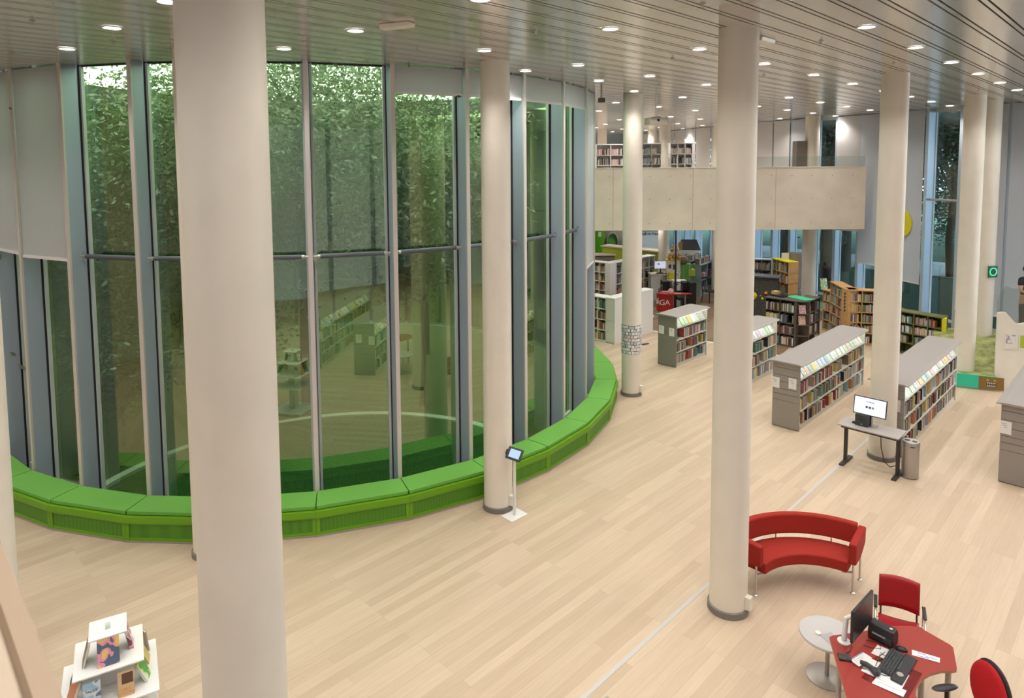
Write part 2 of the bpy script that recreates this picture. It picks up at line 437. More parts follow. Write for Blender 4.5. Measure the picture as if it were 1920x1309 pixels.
# walls seen only in reflections; back and right made translucent to add daylight
b = MB(); b.box(-14.3, -14, -7, 38.8, 0, CEIL + .1); struct(b, 'wall_left', 'cream')
b = MB(); b.box(-14, 17.8, -7.02, -7, 0, CEIL + .1); struct(b, 'wall_back', 'glowblind')
b = MB(); b.box(17.5, 17.52, -7, 10.6, 0, CEIL + .1); struct(b, 'wall_right', 'glowblind')
b = MB()
for k in range(9): b.box(17.2, 17.5, -6.6 + 2.0 * k, -6.53 + 2.0 * k, 0, CEIL)
for k in range(16): b.box(-13.5 + 2.0 * k, -13.43 + 2.0 * k, -7, -6.7, 0, CEIL)
struct(b, 'trim_6', 'fin')
b = MB(); b.box(-14, 7.0, 38.5, 38.8, 0, CEIL + .1); struct(b, 'wall_far', 'bluegrey')

# outside
b = MB(); b.prism([(-60, 39), (7.2, 38.9), (9.2, 35.2), (10.2, 31.1), (11.2, 27.2), (12.3, 24.8), (13.6, 22.3), (14.4, 19), (16, 15.4), (18, 10), (18, -20), (90, -20), (90, 110), (-60, 110)], -.35, -.05)
struct(b, 'ground_lawn', 'grass')
b = MB(); b.prism([(12, 40), (19, 32), (26, 24), (34, 14), (38, 16), (30, 26), (22, 36), (15, 44)], -.05, -.01); struct(b, 'path_park', 'path')
b = MB(); b.lathe([(R_GLASS - .02, .0), (R_GLASS - .02, .06)], 96, (CX, CY)); struct(b, 'ground_courtyard', 'gravel')
b = MB()    # ground cover crescent on the near side of the courtyard and pale kerb ring
n = 40
def arc_band(mb, c, r0, r1, a0, a1, z0, z1, n=40, mi=0):
    for i in range(n):
        t0 = a0 + (a1 - a0) * i / n; t1 = a0 + (a1 - a0) * (i + 1) / n
        pts = [(c[0] + r * math.sin(t), c[1] - r * math.cos(t)) for r, t in ((r0, t0), (r1, t0), (r1, t1), (r0, t1))]
        mb.prism(pts, z0, z1, mi)

# ------------------------------------------------------------------ columns
def column(X, Y, label, r=.2203, socket=None, rz=0, ztop=CEIL, z0=0.0, mname='column'):
    t = empty('column', (X, Y, z0), rz, label, 'column', kind='thing')
    b = MB(); b.lathe([(r, 0), (r, ztop - z0)], 64); b.build('shaft', mname, t, smooth=True)
    b = MB(); b.lathe([(r + .022, 0), (r + .022, .075), (r + .002, .082)], 64, cap=False); b.build('base_ring', 'ring', t, smooth=True)
    if socket is not None:
        b = MB(); a = socket
        mt = Matrix.Rotation(a, 4, 'Z') @ Matrix.Translation((r + .03, 0, .17))
        b.xbox(mt, .07, .08, .16); b.build('socket_box', 'plastic', t, bevel=.008)
    return t
COLS = dict(L=(-1.51, 3.59), C=(2.585, 7.818), B=(-.244, 10.27), D=(6.70, 11.96), E=(2.745, 15.40), F=(-4.23, 9.07), G=(-5.63, 7.0), I=(10.87, 16.02), J=(12.35, 17.55))
column(*COLS['L'], 'wide cream round column nearest the viewer, cut off by the lower edge')
column(*COLS['C'], 'cream round column beside the curved red sofa', socket=math.radians(-40))
column(*COLS['B'], 'cream round column behind the white tablet stand', socket=math.radians(-30))
column(*COLS['D'], 'cream round column behind the standing computer table', socket=math.radians(-35))
column(*COLS['E'], 'cream round column with a band of small white cards around it', socket=math.radians(-35))
column(*COLS['F'], 'cream column almost hidden behind the widest column, beside the green bench')
column(*COLS['G'], 'cream column cut off at the left edge of the picture')
column(*COLS['I'], 'cream round column rising from the turquoise play bench')
column(*COLS['J'], 'cream round column with a green ringed panel, near the right edge')
p_, _ = on_facade(1522); q_ = p_ * .955
column(q_.x, q_.y, 'cream round column by the far windows, half behind the concrete balcony', r=.235)

# ------------------------------------------------------------------ downlights
LP = []
rows = {v: (-3, 15) for v in (-24.6, -22.5, -20.5, -18.5, -16.5, -14.4, -12.3, -10.26, -8.36, -6.68, -4.62, -2.56, -.55, 1.5, 3.6, 5.7)}
def in_fac(x, y):
    if x > 17 or x < -13.5 or y < -6.5 or y > 38: return False
    for i in range(len(FAC) - 1):
        ax, ay = FAC[i]; bx, by = FAC[i + 1]
        if ay <= y <= by:
            return x < ax + (bx - ax) * (y - ay) / (by - ay) - .25
    return True
for v, (k0, k1) in rows.items():
    for k in range(k0, k1 + 1):
        p = W(2.33 + 1.992 * k, v)
        if math.hypot(p.x - CX, p.y - CY) < R_TIP + .25 or not in_fac(p.x, p.y): continue
        LP.append(p)
for u_, v_ in ((8.19, -7.69), (10.2, -7.72)):
    LP = [p for p in LP if (p - W(u_, v_)).length > .6 or abs((p - W(u_, v_)).length) < 0] + [W(u_, v_)]
LD = bpy.data.lights.new('downlight', 'SPOT'); LD.energy = SPOT_W; LD.spot_size = math.radians(128); LD.spot_blend = .95
LD.shadow_soft_size = .09; LD.color = (1.0, .952, .885)
b1 = MB(); b1.lathe([(.105, 0), (.105, -.012), (.088, -.014), (.084, .0)], 28, cap=False)
b2 = MB(); b2.lathe([(.0845, -.002), (.0845, .004)], 28)
proto = None
for i, p in enumerate(LP):
    if proto is None:
        t = empty('downlight', (p.x, p.y, CEIL - .001), cat='ceiling light'); proto = t
        b1.build('trim_ring', 'lampring', t, smooth=True); b2.build('lamp', 'lamp', t)
    else:
        t = copy_tree(proto); t.location = (p.x, p.y, CEIL - .001)
    t['group'] = 'round downlights in the slatted ceiling'; t['label'] = 'round recessed downlight glowing in the slatted metal ceiling'
    lo = bpy.data.objects.new('downlight_lamp', LD); COL.objects.link(lo); lo.location = (p.x, p.y, CEIL - .03)
print('downlights', len(LP))

# ------------------------------------------------------------------ courtyard glazing (32 equal bays)
TUBE_Z = 4.0
LC = 2 * R_GLASS * math.sin(DA / 2)
def window_bay(k, full=True):
    a0 = A0 + k * DA; a1 = a0 + DA
    w = empty('window_%d' % ((k % NB) + 1), ring(a0, 0), 0, kind='structure'); w.location = (CX, CY, 0); w.rotation_euler = (0, 0, a0)
    return w
def lp(a, r, z=0): return (r * math.sin(a), -r * math.cos(a), z)
# prototype bay, built with its left fin on the -Y axis
w0 = empty('window_1', (CX, CY, 0), A0, kind='structure')
b = MB(); b.box(-.03, .03, -R_TIP + .03, -R_ROOT, .1, CEIL - .001); b.build('fin', 'fin', w0)
b = MB(); b.box(-.032, .032, -R_TIP, -R_TIP + .03, .1, CEIL - .001); b.build('fin_edge', 'fintip', w0)
b = MB()
for s in (0, 1):
    a = s * DA
    m4 = Matrix.Rotation(a, 4, 'Z')
    sg = 1 if s == 0 else -1
    b.xbox(m4 @ Matrix.Translation((sg * .018, -R_ROOT + .02, CEIL / 2)), .036, .05, CEIL - .01, 0)
    b.xbox(m4 @ Matrix.Translation((sg * .055, -R_ROOT + .05, CEIL / 2)), .035, .05, CEIL - .01, 1)
def chord(a0, a1, r, z0, z1, th, mi):
    p0 = Vector(lp(a0, r)); p1 = Vector(lp(a1, r)); d = (p1 - p0); L_ = d.length; c = (p0 + p1) / 2
    m4 = Matrix.Translation((c.x, c.y, (z0 + z1) / 2)) @ Matrix.Rotation(math.atan2(d.y, d.x), 4, 'Z')
    b.xbox(m4, L_, th, z1 - z0, mi)
chord(0, DA, R_ROOT - .05, 0.02, .16, .06, 1)
chord(0, DA, R_ROOT - .05, CEIL - .015, CEIL + .45, .06, 0)
b.build('frame', ['gasket', 'winframe'], w0)
b = MB(); chord(.004, DA - .004, R_GLASS, .10, CEIL, .012, 0); b.build('pane', 'glass_c', w0)
b = MB(); p0 = Vector(lp(0, R_ROOT + .10, TUBE_Z)); p1 = Vector(lp(DA, R_ROOT + .10, TUBE_Z)); d = (p1 - p0).normalized()
b.tube([p0 + d * .13, p1 - d * .13], .036, 14); b.build('brace_tube', 'tube', w0, smooth=True)
b = MB()
for pp, dd in ((p0, d), (p1, -d)):
    b.tube([pp + dd * .16, pp + dd * .09, pp + dd * .085, pp + dd * .03], [.030, .030, .018, .018], 10)
    b.tube([pp + dd * .032 + Vector((0, 0, -.06)), pp + dd * .032 + Vector((0, 0, .06))], .012, 6)
    b.tube([pp + dd * .10, pp + dd * .032 + Vector((0, 0, -.05))], .008, 6)
b.build('brace_bracket', 'chrome', w0, smooth=True)
for k in list(range(1, NB)):
    c = copy_tree(w0); c.name = 'window_%d' % (k + 1); c.rotation_euler = (0, 0, A0 + k * 2 * PI / NB)

# roller blinds between fin edges
def blind_between(pa, pb, z0, label, mname='blind', group=None, ztop=CEIL - .02, bar='white'):
    c = (pa + pb) / 2; d = pb - pa; L_ = d.length - .07
    t = empty('roller_blind', (c.x, c.y, z0), math.atan2(d.y, d.x), label, 'roller blind', group)
    b = MB(); b.box(-L_ / 2, L_ / 2, -.0015, .0015, .02, ztop - z0); b.build('fabric', mname, t)
    b = MB(); b.box(-L_ / 2, L_ / 2, -.012, .012, -.015, .03); b.build('bottom_bar', bar, t)
    return t
def bl(k, z0, label, rr=R_TIP - .03):
    return blind_between(ring(A0 + k * DA, rr), ring(A0 + (k + 1) * DA, rr), z0, label)
bl(-4, 4.05, 'white roller blind drawn halfway, past the left edge column')
bl(-3, 3.98, 'narrow white roller blind at the left edge, drawn halfway down')
bl(-2, 3.95, 'wide white roller blind left of the courtyard glass, drawn halfway down')
bl(3, 6.46, 'short raised white blind over the pane left of the column by the tablet stand')
bl(4, 6.46, 'short raised white blind half hidden behind the column by the tablet stand')
bl(5, 6.46, 'short raised white blind just right of the column by the tablet stand')
bl(6, 6.46, 'narrow short raised white blind, second from the far end of the courtyard glass')
bl(7, 3.15, 'long white blind drawn low at the far end of the courtyard glass')

# courtyard planting
b = MB()
gp = []
for k in range(40):
    a = PI + .62 - (1.95) * k / 39; gp.append((-2.89 - 3.93 * math.sin(a - PI) * 1.0, 10.01 + 3.93 * math.cos(a - PI)))
gp = [p for p in gp if math.hypot(p[0] - CX, p[1] - CY) < R_GLASS - .06]
a_s = math.atan2(gp[-1][0] - CX, CY - gp[-1][1]); a_e = math.atan2(gp[0][0] - CX, CY - gp[0][1])
gp += [tuple(ring(a_s + (a_e - a_s) * k / 40, R_GLASS - .05)[:2]) for k in range(41)]
b.prism(gp, .06, .09); tag(b.build('ground_cover', 'groundcover'), 'dark green ground cover plants along the inside of the courtyard glass', 'plants', kind='stuff')
b = MB()
for i in range(70):
    t0, t1 = PI + 1.40 - .035 * i, PI + 1.40 - .035 * (i + 1)
    if math.hypot(-2.89 + 4.1 * math.sin(t1) - CX, 10.01 - 4.1 * math.cos(t1) - CY) < R_GLASS - .1 and math.hypot(-2.89 + 4.1 * math.sin(t0) - CX, 10.01 - 4.1 * math.cos(t0) - CY) < R_GLASS - .1:
        b.prism([(-2.89 + r * math.sin(t), 10.01 - r * math.cos(t)) for r, t in ((3.91, t0), (4.06, t0), (4.06, t1), (3.91, t1))], .06, .12)
struct(b, 'kerb_courtyard', 'path')
def tree(X, Y, h, label, crown_r, crown_z, nleaf, leafsize, mleaf, trunk_r=.12, seed=1, branches=7, zs=.8, group=None, lean=(0, 0), name='tree'):
    rnd = random.Random(seed)
    t = empty(name, (X, Y, -.05), 0, label, 'tree', group)
    b = MB()
    tp = [Vector((lean[0] * f, lean[1] * f, h * f)) + Vector((rnd.uniform(-.08, .08), rnd.uniform(-.08, .08), 0)) * (f > 0) for f in (0, .2, .4, .6, .8, 1)]
    b.tube(tp, [trunk_r * (1 - .75 * f) for f in (0, .2, .4, .6, .8, 1)], 10)
    centers = []
    for i in range(branches):
        a = rnd.uniform(0, 2 * PI); z = rnd.uniform(crown_z - crown_r * zs * .8, crown_z + crown_r * zs * .6)
        rr = crown_r * rnd.uniform(.5, .95)
        st = tp[min(4, max(1, int(z / h * 5) - 1))]
        e = Vector((lean[0] + rr * math.cos(a), lean[1] + rr * math.sin(a), z))
        b.tube([st, (st + e) / 2 + Vector((0, 0, .12 * crown_r)), e], [trunk_r * .35, trunk_r * .2, trunk_r * .06], 6)
        centers += [e, (st + e) / 2]
    b.build('trunk', 'bark', t, smooth=True)
    b = MB()
    cl = [Vector((lean[0], lean[1], crown_z))] + centers
    for i in range(int(crown_r * 6)):
        a = rnd.uniform(0, 2 * PI); r_ = crown_r * math.sqrt(rnd.random()); cl.append(Vector((lean[0] + r_ * math.cos(a), lean[1] + r_ * math.sin(a), crown_z + rnd.uniform(-1, 1) * crown_r * zs * math.sqrt(max(0, 1 - (r_ / crown_r) ** 2)))))
    vs, fs = [], []
    for i in range(nleaf):
        c = rnd.choice(cl); s = crown_r * .30
        p = c + Vector((rnd.gauss(0, s), rnd.gauss(0, s), rnd.gauss(0, s * .7)))
        if (p.z < .4): continue
        d1 = Vector((rnd.uniform(-1, 1), rnd.uniform(-1, 1), rnd.uniform(-.9, .3))).normalized() * leafsize * rnd.uniform(.7, 1.3)
        d2 = d1.orthogonal().normalized(); d2 = (Matrix.Rotation(rnd.uniform(0, 6.28), 3, d1) @ d2) * leafsize * .2
        o = len(vs); vs += [tuple(p - d1 * .5), tuple(p + d2), tuple(p + d1 * .5), tuple(p - d2)]; fs.append((o, o + 1, o + 2, o + 3))
    b.add(vs, fs); b.build('foliage', mleaf, t)
    return t
tree(-4.6, 14.8, 7.6, 'large leafy tree filling the upper part of the glazed courtyard', 2.9, 6.6, 34000, .125, 'leaf', .13, 3, 12, zs=.75)
tree(-8.3, 14.0, 6.8, 'leafy tree in the courtyard behind the left panes', 2.1, 5.2, 18000, .15, 'leaf', .08, 4, 8, zs=1.1)
tree(-2.0, 14.5, 6.0, 'slender leafy tree in the courtyard behind the middle panes', 1.5, 4.9, 11000, .15, 'leaf', .06, 5, 8, zs=1.1)
tree(-5.0, 12.9, 3.2, 'low bushy shrub in the courtyard between the wide column and the middle pane', .8, 2.6, 4500, .12, 'leaf', .03, 6, 8, zs=1.0, name='shrub')
tree(-7.4, 12.5, 2.6, 'low leafy shrub in the courtyard behind the second pane from the left', .8, 1.9, 4500, .12, 'leaf', .03, 61, 8, zs=1.0, name='shrub')
tree(-8.0, 17.5, 6.8, 'leafy tree at the back left of the courtyard', 1.7, 5.5, 9000, .16, 'leaf', .08, 9, 8, zs=1.0)
tree(-2.4, 18.6, 6.8, 'leafy tree at the back right of the courtyard', 1.7, 5.6, 9000, .16, 'leaf', .08, 10, 8, zs=1.0)

# ------------------------------------------------------------------ green bench around the glazing
benchlab = {-4: 'past the left edge column', -3: 'at the left edge column', -2: 'just right of the left edge column', -1: 'third from the left edge, ahead of the widest column',
    0: 'behind the widest column', 1: 'right of the widest column', 2: 'in the middle, between the widest column and the tablet stand', 3: 'ending behind the column with the tablet stand', 4: 'right behind the tablet stand',
    5: 'directly right of the tablet stand', 6: 'second to the right of the tablet stand', 7: 'left of the column with the cards', 8: 'at the outermost bulge beside the card column', 9: 'at the far end, just past the outermost bulge', 10: 'last visible one at the far end, by the white cube shelves'}
R_B = 6.93
def bench_local():
    a1 = 2 * PI / NB
    t = empty('bench_segment', (CX, CY, 0), 0, '', 'bench')
    def wedge(mb, r0, r1, z0, z1, g=.0015, mi=0):
        pts = [lp(g, r0), lp(g, r1), lp(a1 - g, r1), lp(a1 - g, r0)]
        mb.prism([(p[0], p[1]) for p in pts], z0, z1, mi)
    b = MB(); wedge(b, R_TIP + .02, R_B - .03, .395, .455, .0012); b.build('cushion', 'green', t, bevel=.018)
    b = MB(); wedge(b, R_TIP + .02, R_B + .015, .30, .393, .0002); b.build('rim', 'greenrim', t)
    b = MB(); wedge(b, R_TIP + .02, R_B - .02, .03, .30, .0002); b.build('front_panel', 'greenperf', t)
    b = MB(); wedge(b, R_B - .025, R_B - .012, .03, .075, 0); wedge(b, R_B - .025, R_B - .012, .27, .30, 0)
    for aa in (.004, a1 - .004):
        m4 = Matrix.Rotation(aa, 4, 'Z') @ Matrix.Translation((0, -(R_B - .018) * math.cos(0.0), .165)); b.xbox(m4, .05, .014, .27)
    b.build('panel_border', 'greenrim', t)
    b = MB(); wedge(b, R_TIP + .05, R_B - .012, 0, .03, 0); b.build('plinth', 'steel', t)
    return t
bp = None
for k in range(-4, 12):
    if bp is None: t = bp = bench_local()
    else: t = copy_tree(bp)
    t.rotation_euler = (0, 0, A0 + k * 2 * PI / NB)
    t['label'] = 'green upholstered bench segment ' + benchlab.get(k, 'behind the far end of the courtyard glass')
    t['group'] = 'green bench segments around the courtyard glass'

# ------------------------------------------------------------------ outer facade
fin_px = [1188, 1200, 1215, 1232, 1254, 1276, 1296, 1316, 1345, 1385, 1429, 1462, 1494, 1535, 1577, 1624, 1682, 1750, 1812, 1904, 2010, 2130]
fp = [on_facade(x)[0] for x in fin_px]
pr = None
def fbay(i):
    a, b_ = fp[i], fp[i + 1]; d = b_ - a; L_ = d.length; dn = d.normalized()
    ang = math.atan2(d.y, d.x)
    t = empty('window_%d' % (33 + i), (a.x, a.y, 0), ang, kind='structure')
    # local x runs along the bay to the right, local -y faces the room
    mb = MB(); mb.box(-.05, .05, -.30, .0, .05, CEIL); mb.build('fin', 'fin_skylit', t)
    mb = MB(); mb.box(-.025, .025, 0, .06, 0, CEIL, 0); mb.box(.03, .07, -.02, .05, 0, CEIL, 1); mb.box(L_ - .07, L_ - .03, -.02, .05, 0, CEIL, 1)
    mb.box(.05, L_ - .05, -.03, .05, 0, .10, 1); mb.box(.05, L_ - .05, -.04, .05, .58, .66, 1); mb.box(.05, L_ - .05, -.03, .05, CEIL - .1, CEIL, 1)
    mb.build('frame', ['gasket', 'winframe'], t)
    mb = MB(); mb.box(.03, L_ - .03, .02, .03, .08, CEIL - .05); mb.build('pane', 'glass_f', t)
    if i >= 16:
        mb = MB(); mb.tube([(.03, -.16, 4.2), (L_ - .03, -.16, 4.2)], .035, 12); mb.build('brace_tube', 'steel', t, smooth=True)
    return t
for i in range(len(fp) - 1): fbay(i)
def fblind(i, z0, label, mname='blind', group=None):
    a, b_ = fp[i], fp[i + 1]; n = Vector((-(b_ - a).y, (b_ - a).x, 0)).normalized()
    if n.dot(a) > 0: n = -n
    return blind_between(a + n * .33, b_ + n * .33, z0, label, mname, group)
gl_ = 'closed grey blinds along the upper floor windows'
for i in range(0, 12): fblind(i, 4.2, 'grey roller blind closed along the upper floor windows', 'blind_grey', gl_)
fblind(12, 4.2, 'pale blind on the upper floor directly left of the far column', 'blind')
fblind(14, 3.0, 'grey roller blind beside the right end of the concrete balcony', 'blind_grey')
fblind(15, 1.95, 'long grey white blind left of the column by the computer table', 'blind')
yb = fblind(16, 1.62, 'wide white blind carrying a yellow disc, right of the column by the computer table', 'blind')
fblind(18, 1.1, 'pale blind between the two columns at the right', 'blind')
fblind(19, .35, 'grey white blind at the right edge of the picture', 'blind')
fblind(20, .35, 'grey white blind beyond the right edge', 'blind')
# yellow disc fixed on the blind
pA, pB = fp[16], fp[17]; n = Vector((-(pB - pA).y, (pB - pA).x, 0)).normalized()
if n.dot(pA) > 0: n = -n
pc = None
for s_ in range(0, 100):
    q = pA + (pB - pA) * s_ / 100 + n * .36
    if proj(q.x, q.y, 3.5)[0] < 1687: pc = q
b = MB(); seg = 40
dd = (pB - pA).normalized()
vs = [dd * (.46 * math.cos(2 * PI * k / seg)) + Vector((0, 0, .46 * math.sin(2 * PI * k / seg))) for k in range(seg)]
b.add([v - n * .012 for v in vs] + [v + n * .012 for v in vs], [tuple(range(seg)), tuple(reversed(range(seg, 2 * seg)))] + [(k, (k + 1) % seg, (k + 1) % seg + seg, k + seg) for k in range(seg)])
o = b.build('yellow_disc', 'yellow', loc=(pc.x, pc.y, 3.42)); tag(o, 'big yellow disc on the white blind, half hidden by a column', 'disc')

# trees outside the facade
def bark_tree(px, Y, h, cr, cz, lab, tr, sd, nl=7000, ls=.22, lf='leaf2', zs=.7):
    X = (px - PX) / F_PX * Y
    return tree(X, Y, h, lab, cr, cz, nl, ls, lf, tr, sd, 8, zs)
bark_tree(1590, 33, 9, 4.2, 7.2, 'leafy tree outside, seen through the clear upper window beside the far column', .25, 21, 12000, .26)
bark_tree(1790, 31, 9, 3.8, 6.6, 'leafy tree outside the clear tall window at the right', .2, 22, 13000, .24)
bark_tree(1478, 35, 9, 3.5, 8.0, 'thick tree trunk outside behind the grey drum', .48, 23, 4000)
bark_tree(1556, 31, 9, 2.6, 8.0, 'dark tree trunk outside just right of the far column', .30, 24, 3000)
bark_tree(1840, 33, 9, 3.0, 4.2, 'small dark tree outside between the right columns', .15, 25, 7000, .22)
bark_tree(1400, 46, 11, 5.5, 7.5, 'broad tree far out in the park, left of the others', .4, 26, 9000, .4)
bark_tree(1640, 50, 12, 6.5, 8.0, 'broad tree far out in the park, in the middle', .4, 27, 9000, .45)
bark_tree(1860, 46, 12, 6.0, 7.5, 'broad tree far out in the park, to the right', .4, 28, 9000, .45)
tree(6.5, 49, 11, 'broad tree standing beyond the far end of the building', 5.5, 7, 7000, .45, 'leaf2', .4, 29, 8, .7)

# ------------------------------------------------------------------ upper floor
BY = 22.1
b = MB()
xr = P(1617, 380, 5.0).x
xr = (1617 - PX) / F_PX * BY + .12
b.box(-.3, xr, BY, BY + .22, 3.13, 5.16)
struct(b, 'wall_balcony', 'concrete')
b = MB(); b.box(-.3, xr + .01, BY - .01, BY + .24, 5.16, 5.185); struct(b, 'trim_3', 'cream')
b = MB(); b.prism([(-.3, BY + .22), (xr, BY + .22), (10.25, 24.6), (9.1, 27), (8.1, 31), (7.3, 35), (6.3, 38.4), (-10, 38.4), (-10, 26), (-2.5, 24.4)], 3.45, 4.10); struct(b, 'floor_upper', 'concrete')
b = MB(); b.box(7.0, xr, BY + .09, BY + .105, 5.19, 5.52)
tag(b.build('glass_balustrade', 'clear'), 'low clear glass pane standing on the right part of the concrete balcony', 'balustrade')
# seams and tie holes in the concrete face
b = MB()
for x in (3.3, 5.9, 8.6): b.box(x, x + .012, BY - .003, BY, 3.15, 5.15)
for x in [1.2 + .66 * k for k in range(16)]:
    for z in (3.35, 4.15, 4.9):
        b.lathe([(.018, -.002), (.018, .002)], 10, (0, 0)); 
        vs = b.v[-20:]; del b.v[-20:]; b.v += [(x + p[0], BY - .002 + p[2] * .5, z + p[1]) for p in vs]
struct(b, 'trim_4', mat('tie hole grey', (.42, .36, .29), .9))
def far_col(px, Y, lab, r=.22):
    column((px - PX) / F_PX * Y, Y, lab, r=r, mname='column')
far_col(1246, 27.0, 'cream column behind the concrete balcony, just right of the card column')
far_col(1347, 27.5, 'cream column behind the balcony, at the left side of the column by the sofa')
far_col(1222.5, 33.5, 'thin far column right of the card column, behind the balcony')
far_col(1129, 32.5, 'thin far column left of the card column, behind the balcony')
far_col(1412, 30.0, 'far column behind the balcony, hidden by the column beside the sofa')

# under the balcony: a few lamps
LD2 = LD.copy(); LD2.energy = 75; LD2.spot_size = math.radians(140)
for (x, y) in [(1.2, 24.5), (3.6, 24), (6.0, 23.6), (8.4, 23.6), (3, 27.3), (5.6, 26.8), (8, 26.2), (2.5, 30.5), (5, 30), (7.2, 29.6), (1, 34), (4, 33.5), (6.5, 33), (-2, 27.5), (-1.5, 31.5), (-4, 29), (-7, 28), (-6, 33)]:
    t = copy_tree(proto); t.location = (x, y, 3.449)
    t['label'] = 'round downlight under the concrete balcony ceiling'; t['group'] = 'downlights under the balcony'
    lo = bpy.data.objects.new('downlight_lamp', LD2); COL.objects.link(lo); lo.location = (x, y, 3.42)

# ------------------------------------------------------------------ books
def ordn(n): return '%d%s' % (n, 'th' if 10 <= n % 100 <= 20 else {1: 'st', 2: 'nd', 3: 'rd'}.get(n % 10, 'th'))
BOOKS = []            # (priority, matrix, (w, d, h), colour, label, group, is_display)
def put_book(m4, w, d, h, col, label, group, display=False, low=False):
    c = m4 @ Vector((w / 2, 0, h / 2)); x, y = proj(c.x, c.y, c.z)
    x2, y2 = proj(c.x, c.y, c.z + .1)
    sc_ = abs(y - y2) / .1
    vis = -50 < x < 1970 and 0 < y < 1359
    pr_ = w * h * sc_ * sc_ if vis else 0
    if display: pr_ *= 3
    if low: pr_ *= .02
    BOOKS.append((pr_, m4, (w, d, h), col, label, group, display))
def fill_row(base, x0, x1, y, z, hmax, name, level, group, rnd, low=False, fill=.8, depth=.16, flip=False, tmin=.016, tmax=.042, pal=None):
    """base: matrix of the furniture; books stand in local x from x0 to x1, spines at local y, feet at z"""
    BC = [q for q in BOOKC if pal is None or q[0] in pal]
    x = x0; k = 0; run = rnd.uniform(.35, .8); pal = rnd.choice(BC)[0]
    while x < x1 - .03:
        w = rnd.uniform(tmin, tmax)
        if rnd.random() < .035 or run <= 0:
            x += rnd.uniform(.06, .30) * (1.6 - fill) ; run = rnd.uniform(.25, .8); continue
        if x + w > x1: break
        h = min(hmax, rnd.gauss(hmax * .82, .016)); h = max(h, hmax * .6)
        c = pal if rnd.random() < .35 else rnd.choice(BC)[0]
        if rnd.random() < .15: pal = rnd.choice(BC)[0]
        tilt = 0
        if rnd.random() < .06: tilt = rnd.uniform(.06, .16)
        dy = rnd.uniform(0, .02)
        if flip: m4 = base @ Matrix.Translation((x + w, y - dy, z)) @ Matrix.Rotation(PI, 4, 'Z')
        else: m4 = base @ Matrix.Translation((x, y + dy, z))
        k += 1
        put_book(m4, w, depth, h, c, '%s book, %s along the %s shelf of %s' % (c, ordn(k), level, name), group, low=low)
        x += w + .001 + tilt * .1; run -= w
    return k
bunit = {}
def book_mesh(colname):
    if colname in bunit: return bunit[colname]
    b = MB()
    b.box(0, .10, 0, 1, 0, 1, 0); b.box(.90, 1, 0, 1, 0, 1, 0); b.box(.10, .90, 0, .03, 0, 1, 0)
    b.box(.10, .90, .03, .97, .015, .975, 1)
    me = bpy.data.meshes.new('book'); me.from_pydata(b.v, [], b.f)
    me.materials.append(BM[colname] if colname in BM else dict(COVERS)[colname]); me.materials.append(M['page'])
    me.polygons.foreach_set('material_index', b.m); me.update(); bunit[colname] = me
    return me

